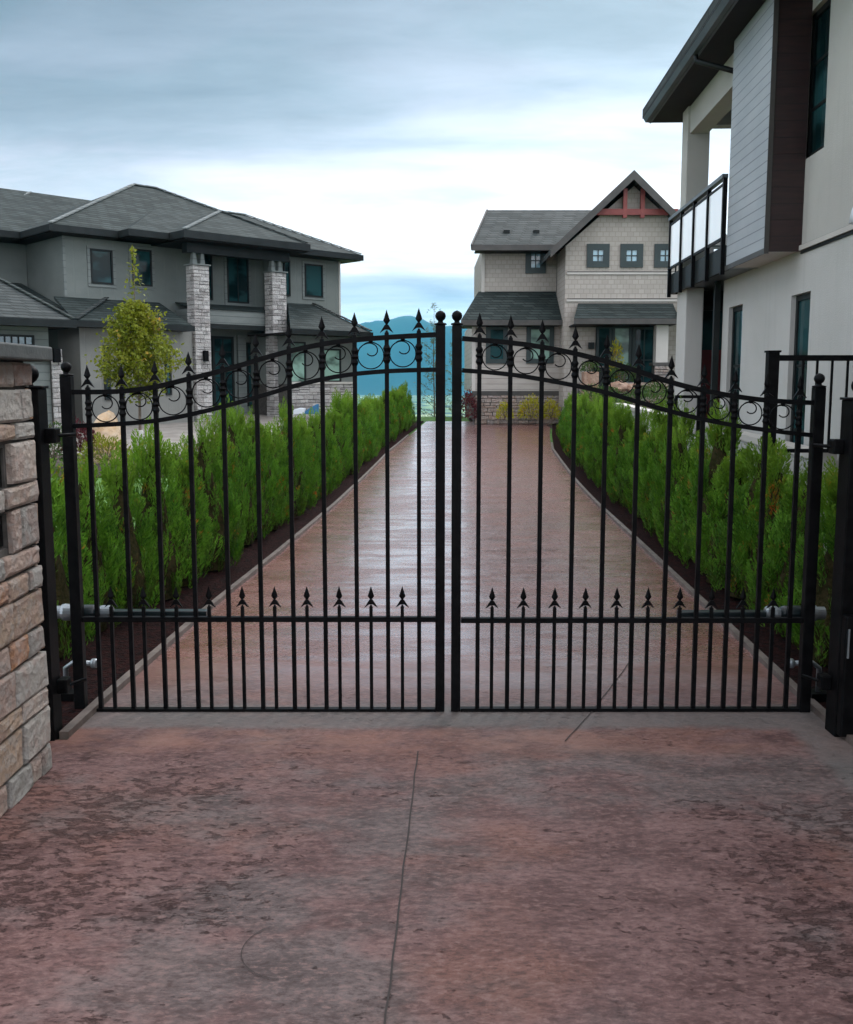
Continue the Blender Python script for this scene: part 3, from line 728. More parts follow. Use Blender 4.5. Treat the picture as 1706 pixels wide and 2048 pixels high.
# ------------------------------------------------------------------ houses: shared helpers
def mfront(v): return lambda a, c, b: (a, v-c, b)         # a along, c outwards, b up  (wall faces -Y)
def mleft(x): return lambda a, c, b: (x-c, a, b)          # wall faces -X
def window(root, mp, a0, a1, b0, b1, fw=.07, frame='tealframe', pane='glass', mun=(0, 0), proud=.05, name='window', trim=None, label=None, munmat=None):
    a0, a1 = sorted((a0, a1)); b0, b1 = sorted((b0, b1))
    mb = MB()
    for q in ((a0, a1, b0, b0+fw), (a0, a1, b1-fw, b1), (a0, a0+fw, b0+fw, b1-fw), (a1-fw, a1, b0+fw, b1-fw)):
        mb.box(q[0], q[1], -.02, proud, q[2], q[3], mp)
    f = mb.build(name, M[frame], root)
    if label: f['label'] = label
    MB().box(a0+fw, a1-fw, -.02, .012, b0+fw, b1-fw, mp).build('pane', M[pane], f)
    if mun != (0, 0):
        mb = MB(); mw = min(.03, (a1-a0)*.05)
        for i in range(mun[0]):
            a = a0+fw+(a1-a0-2*fw)*(i+1)/(mun[0]+1); mb.box(a-mw/2, a+mw/2, .0, proud*.7, b0+fw, b1-fw, mp)
        for i in range(mun[1]):
            b = b0+fw+(b1-b0-2*fw)*(i+1)/(mun[1]+1); mb.box(a0+fw, a1-fw, .0, proud*.6, b-mw/2, b+mw/2, mp)
        mb.build('muntin', M[munmat or frame], f)
    if trim:
        mb = MB(); tw = .09
        for q in ((a0-tw, a1+tw, b0-tw, b0-.002), (a0-tw, a1+tw, b1+.002, b1+tw), (a0-tw, a0-.002, b0, b1), (a1+.002, a1+tw, b0, b1)):
            mb.box(q[0], q[1], -.01, .03, q[2], q[3], mp)
        mb.build('casing', M[trim], f)
    return f
def slab(pts, th): # roof polygon with vertical thickness
    return MB().prism(pts, (0, 0, -th))
def cap(root, a, b, nm='hip_cap', w=.13, mat='ridge', parent=None):
    a, b = Vector(a)+Vector((0, 0, .02)), Vector(b)+Vector((0, 0, .02))
    n = max(2, int((b-a).length/.35)); mb = MB()
    for i in range(n):
        p, q = a.lerp(b, i/n), a.lerp(b, (i+1.06)/n)
        mb.bar(p+Vector((0, 0, .012)), q, w, .035)
    return mb.build(nm, M[mat], parent or root)

# ------------------------------------------------------------------ right house (close, white-grey stucco)
RF = Fr(0, 0, -2.2)
rh = thing('stucco_house', 'pale grey stucco house on the right with glass balcony and deep dark eaves', 'house', frame=RF)
cw, cbay, ce = 3.07, 2.74, 2.42
hxw = lambda px, py: RF.hx(px, py, cw)
yA = RF.hx(1443, 700, cw)[1]          # far corner of the ground floor wall
W1 = [hxw(1482, 700)[1], hxw(1455, 700)[1], .62, hxw(1470, 612)[2]]
W2 = [hxw(1616, 700)[1], hxw(1578, 700)[1], .62, hxw(1597, 588)[2]]
W3 = [hxw(1650, 250)[1], hxw(1602, 320)[1], hxw(1617, 315)[2], 5.0]
zB = hxw(1706, 455)[2]                # belt line
zS = 5.20                             # soffit
yb0 = RF.hx(1530, 500, cbay)[1]; yb1 = RF.hx(1452, 530, cbay)[1]; zb = RF.hx(1530, 503, cbay)[2]
def wall_holes(mp, a0, a1, b0, b1, holes, rev=.09):
    A = sorted({a0, a1}|{h[0] for h in holes}|{h[1] for h in holes}); B = sorted({b0, b1}|{h[2] for h in holes}|{h[3] for h in holes})
    mb = MB()
    for p, q in zip(A, A[1:]):
        for r_, s_ in zip(B, B[1:]):
            if any(h[0] <= p+1e-6 and q <= h[1]+1e-6 and h[2] <= r_+1e-6 and s_ <= h[3]+1e-6 for h in holes): continue
            mb.quad(mp(p, 0, r_), mp(q, 0, r_), mp(q, 0, s_), mp(p, 0, s_))
    for h in holes:
        c = [(h[0], h[2]), (h[1], h[2]), (h[1], h[3]), (h[0], h[3])]
        for (u, v_), (u2, v2) in zip(c, c[1:]+c[:1]): mb.quad(mp(u, 0, v_), mp(u2, 0, v2), mp(u2, -rev, v2), mp(u, -rev, v_))
    return mb
mw = mleft(cw)
mb = wall_holes(mw, -2.0, yA, -.3, zB, [W1, W2])
mb.quad((cw, yA, -.3), (cw, yA, zB), (cw+6, yA, zB), (cw+6, yA, -.3))
mb.quad((cw+6, -2, -.3), (cw+6, yA, -.3), (cw+6, yA, zB), (cw+6, -2, zB))
lw = mb.build('wall', M['stucco'], rh)
mb = wall_holes(mw, -2.0, yb1-.02, zB, zS, [W3])
mb.quad((cw, yb1-.02, zB), (cw, yb1-.02, zS), (cw+6, yb1-.02, zS), (cw+6, yb1-.02, zB))
mb.quad((cw+6, -2, zB), (cw+6, yb1-.02, zB), (cw+6, yb1-.02, zS), (cw+6, -2, zS))
mb.build('upper_wall', M['stucco2'], rh)
mb = MB(); mb.box(-2.0, yb0-.01, -.005, .028, zB-.022, zB+.022, mw); mb.build('belt_moulding', M['trim'], rh)
mb = MB(); mb.box(-2.0, yb0-.01, .0, .012, zB-.052, zB-.022, mw); mb.box(-2.0, yb0-.01, .0, .012, zB+.022, zB+.030, mw); mb.build('belt_reglet', M['dark'], rh)
mwin = mleft(cw+.075)
def tallwin(Wd, mun, lab):
    f = window(rh, mwin, Wd[0]+.002, Wd[1]-.002, Wd[2]+.002, Wd[3]-.002, .05, 'dark', 'glass', mun, .03)
    f['label'] = lab
    return f
tallwin(W1, (0, 2), 'narrow far ground floor window'); tallwin(W2, (0, 2), 'narrow near ground floor window'); tallwin(W3, (0, 2), 'tall upper window under the eaves')
# bay clad in lap siding, dark redwood return
mb = MB(); mb.box(cbay, cbay+.02, yb0+.02, yb1, zb, zS); mb.build('siding_panel', M['baysid'], rh)
mb = MB(); mb.box(cbay+.001, cw, yb0, yb0+.02, zb, zS); mb.build('redwood_return', M['redwood'], rh)
mb = MB(); mb.box(cbay+.02, cw+1.2, yb1-.02, yb1, zb, zS); mb.build('siding_end', M['baysid'], rh)
mb = MB(); mb.box(cbay+.021, cw+.3, yb0+.021, yb1-.021, zb+.01, zb+.05); mb.build('bay_soffit', M['trim'], rh)
mb = MB(); mb.box(cbay-.012, cbay, yb0, yb1, zb-.02, zb+.03); mb.box(cbay-.012, cbay+.03, yb0-.012, yb0, zb-.02, zS); mb.build('corner_trim', M['bronze'], rh)
# eaves and roof
yE = 14.1*1.0
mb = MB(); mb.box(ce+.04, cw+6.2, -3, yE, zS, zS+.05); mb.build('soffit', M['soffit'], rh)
mb = MB()
mb.prism([(ce-.05, -3, zS+.18), (ce-.05, yE+.05, zS+.18), (cw+3, yE-3.0, zS+1.6), (cw+3, -3, zS+1.6)], (0, 0, -.12))
mb.prism([(ce-.05, yE+.05, zS+.18), (cw+6.6, yE+.05, zS+.18), (cw+3, yE-3.0, zS+1.6)], (0, 0, -.12))
mb.prism([(cw+6.6, -3, zS+.18), (cw+6.6, yE+.05, zS+.18), (cw+3, yE-3.0, zS+1.6), (cw+3, -3, zS+1.6)], (0, 0, -.12))
mb.build('roof', M['shingle2'], rh)
mb = MB()
prof = [(0, 0), (-.055, .0), (-.085, .05), (-.085, .115), (-.07, .115), (-.07, .055), (-.05, .02), (0, .02)]
mb.prism([(ce+.04+a, -3, zS+.0+b) for a, b in prof], (0, yE+3, 0))
mb.build('gutter', M['gutter'], rh)
mb = MB(); mb.box(ce+.03, cw+6.2, yE, yE+.02, zS-.0, zS+.14); mb.box(ce+.04, ce+.06, -3, yE, zS-.012, zS+.14); mb.build('fascia', M['gutter'], rh)
# balcony column and beam
c0 = RF.hy(1374, 300, 13.3); c1 = RF.hy(1419, 300, 13.3)
colx0, colx1 = c0[0], c1[0]
MB().box(colx0, colx1, 13.3, 13.62, 3.0, zS).build('balcony_column', M['stucco2'], rh, bevel=.01)
MB().box(colx0+.03, colx1-.03, yb1, 13.3, zS-.34, zS).build('balcony_beam', M['stucco2'], rh)
MB().box(colx1, cw+6, 13.36, 13.56, zS-.22, zS-.001).build('balcony_beam', M['stucco2'], rh)
# downpipe from gutter across the soffit and down the wall corner
dp = [RF.hy(1388, 138, 12.0), RF.hy(1392, 150, 11.95), RF.hy(1430, 166, 11.5), RF.hy(1462, 184, 11.15)]
mb = MB(); mb.tube([(ce+.02, 11.3, zS-.01), (ce+.03, 11.3, zS-.07), (cbay+.0, 11.15, zS-.20), (cbay+.14, 11.12, zS-.25)], .028, 8); mb.build('gutter_outlet', M['dark'], rh, smooth=True)
mb = MB(); mb.box(cw-.10, cw-.03, yA+.0, yA+.07, 0, 2.95); mb.build('downpipe', M['dark'], rh)
# ground floor recess: pier, door
yP = 13.1
px0 = RF.hy(1369, 700, yP)[0]; px1 = RF.hy(1404, 700, yP)[0]
MB().box(px0, px1, yP, yP+.55, -.3, 2.93).build('pier', M['stucco'], rh, bevel=.01)
yD = 13.5; d0 = RF.hy(1404, 700, yD)[0]
zs = [RF.hy(1410, q, yD)[2] for q in (612, 700, 865)]
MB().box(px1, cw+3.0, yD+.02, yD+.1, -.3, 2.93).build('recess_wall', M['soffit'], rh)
df = window(rh, mfront(yD), px1+.005, px1+.62, .25, zs[0], .06, 'dark', 'glass', (0, 0), .04, 'door', label='dark framed door under the balcony')
MB().box(px1+.065, px1+.56, yD-.030, yD-.013, .35, zs[1]).build('red_panel', M['red'], df)  # plain dark red sheet over the lower part of the door glass
# balcony deck
mb = MB(); mb.box(cbay+.03, cw+3, yb1, 13.72, 2.93, 3.06); mb.build('balcony_deck', M['gutter'], rh)
mb = MB(); mb.box(cbay-.01, cbay+.03, yb1, 13.75, 2.90, 3.16); mb.box(cbay+.03, cw+3, 13.72, 13.75, 2.90, 3.16); mb.build('deck_fascia', M['dark'], rh)
yr0, yr1 = yb1+.04, 13.72; xr = cbay-.03
posts = [yr1, yr1-.72, yr1-1.44, yr1-2.16, yr0]
posts = [yr1+(yr0-yr1)*i/4 for i in range(5)]
zt = RF.hx(1350, 431, xr)[2]; zr0, zr1 = 3.22, zt
rl = thing('balcony_railing', 'balcony railing with white frosted panels and black posts on the stucco house', 'railing', frame=RF)
MB().box(xr-.03, xr+.03, yr0, yr1+.03, zr1-.03, zr1+.01).build('handrail', M['gutter'], rl)
MB().box(xr-.012, xr+.012, yr0, yr1, zr1-.10, zr1-.075).build('sub_rail', M['black'], rl)
MB().box(xr-.012, xr+.012, yr0, yr1, zr0, zr0+.03).build('bottom_rail', M['black'], rl)
for y in posts:
    MB().box(xr-.022, xr+.022, y-.022, y+.022, 2.86, zr1-.03).build('post', M['black'], rl)
for y0, y1 in zip(posts[1:], posts):
    MB().box(xr-.005, xr+.005, y0+.04, y1-.04, zr0+.035, zr1-.105).build('glass_panel', M['frost'], rl)
MB().box(xr+.03, xr+.5, yr1-.02, yr1+.02, zr1-.03, zr1+.01).build('return_handrail', M['gutter'], rl)
for i in range(6):
    x = xr+.08+i*.08
    MB().box(x-.008, x+.008, yr1-.008, yr1+.008, 3.1, zr1-.03).build('baluster', M['black'], rl)
# wall lamp near the right edge of the photo
q = RF.hx(1752, 412, cw)
wl = thing('wall_lamp', 'white wall lamp on the stucco wall above the belt line', 'lamp', frame=RF)
MB().box(cw-.03, cw, q[1]-.06, q[1]+.06, q[2]-.05, q[2]+.09).build('back_plate', M['bronze'], wl)
MB().lathe(cw-.11, q[1]+.02, [(.075, q[2]-.12), (.06, q[2]-.03), (.035, q[2]+.05), (.01, q[2]+.07)], 16).build('shade', M['white'], wl, smooth=True)

# black fence between hedge and house
fy = 7.9
fx0 = P(1545, 720, fy)[0]; fx1 = 3.42; fzt = P(1545, 705, fy)[2]; fzr = P(1600, 716, fy)[2]
fn = thing('iron_fence', 'plain black fence section with square post against the stucco wall', 'fence', (fx0, fy, 0))
mb = MB().box(fx0-.042, fx0+.042, fy-.042, fy+.042, .2, fzt).build('fence_post', M['black'], fn, bevel=.004)
MB().box(fx0-.05, fx0+.05, fy-.05, fy+.05, fzt, fzt+.015).build('post_cap', M['black'], mb)
MB().box(fx0+.042, fx1, fy-.02, fy+.02, fzr-.022, fzr+.022).build('top_rail', M['black'], fn)
MB().box(fx0+.042, fx1, fy-.018, fy+.018, 1.17, 1.20).build('bottom_rail', M['black'], fn)
for p in (1606, 1634, 1664, 1695):
    x = P(p+17, 760, fy)[0]-.07
    MB().box(x-.008, x+.008, fy-.008, fy+.008, 1.18, fzr-.02).build('baluster', M['black'], fn)
# low wall with a pale coping behind the hedge
wx = 2.82
lw_ = thing('patio_wall', 'low grey patio wall with pale coping behind the right hedge', 'low wall', frame=RF)
ya, yb_ = RF.hx(1500, 872, wx)[1], RF.hx(1232, 806, wx)[1]; za, zb_ = RF.hx(1500, 872, wx)[2], RF.hx(1232, 806, wx)[2]
y00 = 8.1; z00 = za+(za-zb_)/(ya-yb_)*(y00-ya)
MB().prism([(wx+.01, y00, 0), (wx+.01, y00, z00-.06), (wx+.01, yb_, zb_-.06), (wx+.01, yb_, 0)], (.11, 0, 0)).build('wall', M['stucco'], lw_)
MB().prism([(wx-.02, y00, z00-.06), (wx-.02, y00, z00), (wx-.02, yb_, zb_), (wx-.02, yb_, zb_-.06)], (.17, 0, 0)).build('coping', M['trim'], lw_)
# short black rail seen against the pier
y_ = 11.5
a = P(1350, 793, y_); b = P(1402, 793, y_)
sr = thing('yard_rail', 'short black railing at the foot of the stucco pier', 'railing', (a[0], y_, 0))
MB().box(a[0], b[0], y_-.015, y_+.015, a[2]-.02, a[2]+.015).build('top_rail', M['black'], sr)
for x in (a[0]+.01, b[0]-.02): MB().box(x-.02, x+.02, y_-.02, y_+.02, 0, a[2]-.02).build('post', M['black'], sr)

# ------------------------------------------------------------------ middle house (beige shakes, frontal)
MF = Fr(0, 0, 0)
mh = thing('shake_sided_house', 'beige shake-sided house with steep red-braced gable beyond the end of the drive', 'house', (3.5, 30, .6))
yu, ylw, yg = 30.6, 29.6, 28.6      # upper left wall, lower left wall, gable wall
x_ = lambda px, y: P(px, 700, y)[0]
z_ = lambda py, y: P(853, py, y)[2]
XRr = x_(1372, yg)+2.2
B = lambda *q: MB().box(*q)
# walls
B(x_(966, yu), x_(1140, yu), yu, yu+6, z_(600, yu), z_(488, yu)).build('upper_wall', M['shake'], mh)
B(x_(947, ylw), x_(1140, ylw), ylw, yu+6, z_(783, ylw), z_(640, ylw)).build('lower_wall', M['lapt'], mh)
B(x_(944, ylw), x_(951, ylw), ylw-.03, ylw+.05, z_(783, ylw), z_(645, ylw)).build('corner_board', M['trim'], mh)
B(x_(962, yu), x_(968, yu), yu-.03, yu+.05, z_(600, yu), z_(492, yu)).build('corner_board', M['trim'], mh)
B(x_(944, ylw), x_(1129, ylw), ylw-.06, ylw+.0, z_(791, ylw), z_(782, ylw)).build('water_table', M['bronze'], mh)
mb = MB(); mb.box(x_(948, ylw)+.02, x_(1150, ylw), ylw-.02, yu+6, -1.5, z_(791, ylw)); mb.build('foundation', M['mortar'], mh)
def ledge(root, name, y, x0, x1, z0, z1, mat, seed, ch=.09, wm=(.15, .4)):
    rng = random.Random(seed); cs = [z0]
    while cs[-1] < z1-ch*.7: cs.append(min(z1, cs[-1]+ch*rng.uniform(.7, 1.4)))
    cs[-1] = z1
    mb = MB(); stones(mb, lambda u, v_, d: (u, y-d, v_), x0, x1, cs, wm[0], wm[1], rng, .04, .015)
    return mb.build(name, M[mat], root)
ledge(mh, 'stone_base', ylw-.03, x_(950, ylw), x_(1128, ylw), .35, z_(791, ylw), 'stonem', 5)
# gable wall
gl, gr = x_(1128, yg), XRr
zE = z_(500, yg); ax, azp = P(1268, 372, yg)[0], P(1268, 372, yg)[2]
zl = z_(492, yg)
hw = ax-gl; rise = azp-zl
MB().prism([(gl, yg, -1), (ax+hw, yg, -1), (ax+hw, yg, zl), (ax, yg, azp), (gl, yg, zl)], (0, 8, 0)).build('gable_wall', M['shake'], mh)
for py in (546, 600):
    B(gl+.05, ax+hw, yg-.04, yg-.003, z_(py+3, yg), z_(py-3, yg)).build('belt_board', M['trim'], mh)
    B(gl+.05, ax+hw, yg-.05, yg-.041, z_(py-3, yg)-.02, z_(py-3, yg)).build('belt_drip', M['bronze'], mh)
# gable roof
oa = P(1268, 341, yg-.5); ol = P(1101, 499, yg-.5); sl = (oa[2]-ol[2])/(oa[0]-ol[0]); orr = (2*oa[0]-ol[0], ol[1], ol[2])
for nm, e in (('gable_roof', ol), ('gable_roof', orr)):
    mb = MB(); mb.prism([(e[0], yg-.5, e[2]), (oa[0], yg-.5, oa[2]), (oa[0], yg+9, oa[2]), (e[0], yg+9, e[2])], (0, 0, -.14)); rr_ = mb.build(nm, M['shingle2'], mh)
    mb = MB(); mb.prism([(e[0], yg-.54, e[2]+.01), (oa[0], yg-.54, oa[2]+.01), (oa[0], yg-.54, oa[2]-.24), (e[0], yg-.54, e[2]-.22)], (0, .04, 0)); mb.build('bargeboard', M['bronze'], rr_)
# red timber brace
yb2 = yg-.16
t0, t1 = P(1186, 425, yb2), P(1356, 425, yb2)
br = MB().box(t0[0], t1[0], yb2-.06, yb2+.06, t0[2]-.07, t0[2]+.09)
for p in (1250, 1285):
    xx = P(p, 400, yb2)[0]; br.box(xx-.055, xx+.055, yb2-.065, yb2+.065, P(p, 436, yb2)[2], P(p, 378, yb2)[2])
for s_, p in ((1, 1186), (-1, 1356)):
    pass
br.build('gable_brace', M['redtrim'], mh)
# windows of the upper storey
for p0, p1 in ((1174, 1218), (1241, 1285), (1309, 1352)):
    a = P(p0, 488, yg); b = P(p1, 535, yg)
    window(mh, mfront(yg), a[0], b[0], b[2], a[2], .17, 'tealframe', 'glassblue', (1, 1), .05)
a = P(1051, 496, yu); b = P(1091, 547, yu)
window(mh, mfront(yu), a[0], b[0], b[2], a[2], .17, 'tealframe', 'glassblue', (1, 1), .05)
for p0, p1 in ((972, 1015), (1053, 1107)):
    a = P(p0, 650, ylw); b = P(p1, 727, ylw)
    window(mh, mfront(ylw), a[0], b[0], b[2], a[2], .13, 'tealframe', 'glassgreen' if p0 > 1000 else 'glass', (0, 0), .05)
# left roofs
e0 = P(944, 490, yu-.6); e1 = P(1150, 490, yu-.6); r0 = P(975, 420, yu+2.2); r1 = P(1420, 420, yu+2.2)
mb = slab([e0, (9, yu-.6, e0[2]), (9, yu+2.2, r0[2]), r0], .12)
mb.prism([r0, (9, r0[1], r0[2]), (9, yu+5.2, e0[2]), (e0[0]+1.0, yu+5.2, e0[2])], (0, 0, -.12))
rf = mb.build('roof', M['shingle2'], mh)
mb = MB().box(e0[0], gl, yu-.68, yu-.6, e0[2]-.16, e0[2]+.0); mb.build('gutter', M['bronze'], rf)
B(e0[0]+.1, gl+.2, yu-.59, yu, e0[2]-.17, e0[2]-.13).build('soffit', M['soffit'], rf)
for px in (1013, 1072):
    q = P(px, 468, yu+.4); MB().box(q[0]-.09, q[0]+.09, q[1]-.12, q[1]+.2, q[2]-.05, q[2]+.10).build('roof_vent', M['dark'], rf)
mb = MB().bar((e0[0]-.01, e0[1]-.03, e0[2]-.07), (r0[0]-.01, r0[1], r0[2]-.06), .05, .17).build('bargeboard', M['bronze'], rf)
MB().prism([(x_(966, yu), yu, e0[2]-.2), (x_(966, yu), yu+5.0, e0[2]-.2), (r0[0]+.1, r0[1], r0[2]-.2)], (.05, 0, 0)).build('gable_end', M['shake'], mh)
if 0: MB().prism([P(944, 492, yu-.62), P(975, 420, yu-.62), P(980, 424, yu-.62), P(950, 497, yu-.62)], (0, .05, 0))
# lower pent roofs
def pent(x0, x1, xt0, xt1, yf, yb, zf, zt, nm='porch_roof'):
    mb = slab([(x0, yf, zf), (x1, yf, zf), (xt1, yb, zt), (xt0, yb, zt)], .10)
    if xt0 > x0+.01: mb.prism([(x0, yf, zf), (xt0, yb, zt), (xt0, yb+.01, zf)], (0, 0, -.1))
    r_ = mb.build(nm, M['shingle'], mh)
    MB().box(x0, x1, yf-.06, yf, zf-.15, zf-.005).build('gutter', M['bronze'], r_)
    MB().box(x0+.05, x1-.05, yf+.0, yb, zf-.16, zf-.12).build('soffit', M['soffit'], r_)
    return r_
yf = ylw-.55
pent(P(922, 640, yf)[0], gl-.01, P(957, 583, yu)[0], gl-.01, yf, yu-.001, P(922, 640, yf)[2], P(957, 583, yu)[2])
yf = yg-1.3
pent(P(1148, 638, yf)[0], P(1350, 638, yf)[0]+.1, P(1156, 606, yg)[0], P(1346, 606, yg)[0], yf, yg-.001, P(1148, 637, yf)[2], P(1152, 607, yg)[2])
mb = slab([P(1352, 625, yf-.1), (P(1352, 625, yf-.1)[0]+3, yf-.1, P(1352, 625, yf-.1)[2]), (P(1372, 600, yg)[0]+3, yg, P(1372, 596, yg)[2]), P(1372, 598, yg)], .1); mb.build('side_porch_roof', M['shingle'], mh)
# downpipe in the corner
B(P(1112, 600, yu-.1)[0], P(1117, 600, yu-.1)[0], yu-.2, yu-.1, z_(588, yu), z_(505, yu)).build('downpipe', M['bronze'], mh)
# porch entrance: door and side lights
yd = yg
xa, xb, xc, xd = (P(p, 700, yd)[0] for p in (1192, 1222, 1262, 1312))
zt_, zb2 = P(1200, 652, yd)[2], .75
B(xa-.02, xd+.02, yd-.02, yd-.002, zb2, zt_+.15).build('entry_surround', M['dark'], mh)
window(mh, mfront(yd-.02), xa, xb, zb2+.7, zt_, .07, 'tealframe', 'glass', (0, 1), .05, 'side_light')
window(mh, mfront(yd-.02), xb+.02, xc, zb2+.2, zt_, .07, 'tealframe', 'glassgreen', (0, 0), .05, 'entry_door')
window(mh, mfront(yd-.02), xc+.02, xd, zb2+.7, zt_, .10, 'tealframe', 'glass', (1, 1), .05, 'side_light')
# porch post on a stone pier
yp = yf+.25
p0, p1 = P(1312, 700, yp)[0], P(1336, 700, yp)[0]
MB().box(p0, p1, yp, yp+.34, P(1320, 726, yp)[2], P(1320, 640, yp)[2]).build('porch_post', M['trim'], mh)
ps = MB().box(p0-.02, p1+.02, yp-.02, yp+.36, .5, P(1320, 730, yp)[2]).build('post_pier', M['mortar'], mh)
ledge(ps, 'pier_stone', yp-.02, p0-.04, p1+.04, .6, P(1320, 731, yp)[2], 'stonem', 8)
MB().box(p0-.09, p1+.09, yp-.08, yp+.42, P(1320, 731, yp)[2], P(1320, 725, yp)[2]).build('pier_cap', M['bronze'], mh)
B(P(1176, 700, yg)[0], P(1187, 700, yg)[0], yg-.12, yg-.003, P(1180, 698, yg)[2], P(1180, 685, yg)[2]).build('porch_light', M['dark'], mh)
# porch wall with rounded stones, planter and boulders in front of it
pw = thing('porch_wall', 'low pinkish stone wall in front of the beige house porch', 'low wall', (5.3, 27.0, .5))
w0, w1 = P(1158, 780, 27)[0], P(1345, 780, 27)[0]; wt = P(1250, 765, 27)[2]
MB().box(w0, w1, 27.0, 27.3, .3, wt-.02).build('backing', M['mortar'], pw)
ledge(pw, 'stonework', 27.0, w0, w1, .5, wt, 'stonem', 9, .16, (.2, .5))

def blob(name, label, cat, mat, c, r, seed, group=None, sq=1.0):
    """irregular boulder"""
    bm = bmesh.new(); bmesh.ops.create_icosphere(bm, subdivisions=3, radius=1)
    for v_ in bm.verts:
        n = noise.fractal(v_.co*1.3+Vector((seed, 0, 0)), 1, 2, 3)
        v_.co = v_.co*(1+.28*n); v_.co = Vector((v_.co.x*r[0], v_.co.y*r[1], v_.co.z*r[2]))
    me = bpy.data.meshes.new(name); bm.to_mesh(me); bm.free(); me.materials.append(mat)
    o = bpy.data.objects.new(name, me); o.location = c; col.objects.link(o)
    return tag(o, label, cat, group)
blob('boulder', 'upright cream and orange boulder behind the left hedge, beside the young tree', 'boulder', M['boulder'], (P(215, 880, 20)[0], 20, .55), (.32, .3, .62), 3)
for i, (p, py, s_, lab) in enumerate(((1238, 774, .24, 'orange pink boulder on the beige house porch wall, left of two'), (1268, 777, .20, 'smaller orange boulder on the beige house porch wall, right of two'))):
    q = P(p, py, 26.6); blob('boulder', lab, 'boulder', M['boulder2'], (q[0], 26.6, q[2]), (s_, s_*.8, s_*.7), 10+i, 'boulders by the porch')

# ------------------------------------------------------------------ foliage generators
def leafmesh(name, mat, items):
    """items: (pos, dir, side, length, width) -> pointed leaf quads"""
    vs = []; fs = []
    for p, d, s_, l, w_ in items:
        n = len(vs)
        vs += [p, p+d*l*.45+s_*w_*.5, p+d*l, p+d*l*.45-s_*w_*.5]; fs.append((n, n+1, n+2, n+3))
    me = bpy.data.meshes.new(name); me.from_pydata([tuple(v_) for v_ in vs], [], fs); me.materials.append(mat)
    return me
def rv(rng):
    while True:
        v_ = Vector((rng.uniform(-1, 1), rng.uniform(-1, 1), rng.uniform(-1, 1)))
        if .05 < v_.length < 1: return v_.normalized()
def cedar_mesh(seed, h=1.27, rad=.36):
    """narrow flame-shaped conifer: upright fans of scale foliage standing off a dark core"""
    rng = random.Random(seed); items = []
    prof = lambda t: rad*(.84+.8*t if t < .2 else max(.02, (1-(t-.2)/.82)**.90))
    fans = []
    for k in range(150):
        t = rng.random()**1.1*.90; a = k*2.39996+rng.uniform(-.35, .35); rr = prof(t)*rng.uniform(.62, 1.02)
        base = Vector((rr*math.cos(a)*.86, rr*math.sin(a)*.86, t*h*.92+.02))
        out = Vector((math.cos(a), math.sin(a), 0))
        up = (Vector((0, 0, 1))+out*rng.uniform(.10, .34)+rv(rng)*.10).normalized()
        # fans stand mostly edge-out, like vertical plates
        side = (out.cross(Vector((0, 0, 1)))*rng.uniform(-1, 1)+out*rng.uniform(.2, .9)).normalized()
        side = (side-up*side.dot(up)).normalized()
        fans.append((base, up, side, rng.uniform(.15, .27)*(1.1-.25*t), rng.uniform(.035, .06)))
    for k in range(5): fans.append((Vector((rng.uniform(-.04, .04), rng.uniform(-.04, .04), h*(.70+.05*k))), Vector((rng.uniform(-.1, .1), rng.uniform(-.1, .1), 1)).normalized(), rv(rng).cross(Vector((0, 0, 1))).normalized(), .20, .045))
    for base, up, side, ln_, pr in fans:
        nrm = up.cross(side).normalized()
        for i in range(25):
            u = (i+rng.random())/25; wdt = pr*(math.sin(math.pi*min(1, u*.85+.15))**.8)
            for sgn in (-1, 1):
                p = base+up*ln_*u+side*sgn*wdt*rng.uniform(0, .35)+nrm*rng.uniform(-.018, .018)
                d = (up*rng.uniform(.8, 1.1)+side*sgn*rng.uniform(.35, .9)+nrm*rng.uniform(-.35, .35)).normalized()
                l = wdt*rng.uniform(.55, .95)+.011
                items.append((p, d, (nrm*rng.uniform(-.5, .5)+d.cross(nrm)).normalized(), l, rng.uniform(.007, .012)))
                if rng.random() < .6:
                    p2 = p+d*l*.5; d2 = (d+up*.8+nrm*rng.uniform(-.5, .5)).normalized()
                    items.append((p2, d2, (nrm*rng.uniform(-.6, .6)+d2.cross(nrm)).normalized(), l*.75, .009))
    me = leafmesh('cedar_foliage', M['cedar'], items)
    bm = bmesh.new(); bm.from_mesh(me)
    segs = 12; rings = []
    for j in range(10):
        t = j/9; rr = prof(t*.96)*.52
        rings.append([bm.verts.new((rr*math.cos(6.283*k/segs)*(1+.15*rng.uniform(-1, 1)), rr*math.sin(6.283*k/segs)*(1+.15*rng.uniform(-1, 1)), .03+t*h*.84)) for k in range(segs)])
    me.materials.append(M['twig'])
    for a, b in zip(rings, rings[1:]):
        for k in range(segs): bm.faces.new((a[k], a[(k+1) % segs], b[(k+1) % segs], b[k])).material_index = 1
    bm.to_mesh(me); bm.free()
    return me
protos = [cedar_mesh(s_) for s_ in (1, 2, 3, 4, 5)]
tm = MB().lathe(0, 0, [(.028, -.02), (.022, .25), (.012, .8)], 8)
trunk_proto = None
ords = ['first', 'second', 'third', 'fourth', 'fifth', 'sixth', 'seventh', 'eighth', 'ninth', 'tenth', 'eleventh', 'twelfth', 'thirteenth', 'fourteenth', 'fifteenth', 'sixteenth', 'seventeenth', 'eighteenth', 'nineteenth', 'twentieth', 'twenty-first', 'twenty-second', 'twenty-third', 'twenty-fourth', 'twenty-fifth', 'twenty-sixth', 'twenty-seventh', 'twenty-eighth', 'twenty-ninth', 'thirtieth', 'thirty-first', 'thirty-second', 'thirty-third', 'thirty-fourth', 'thirty-fifth', 'thirty-sixth', 'thirty-seventh', 'thirty-eighth', 'thirty-ninth', 'fortieth', 'forty-first', 'forty-second']
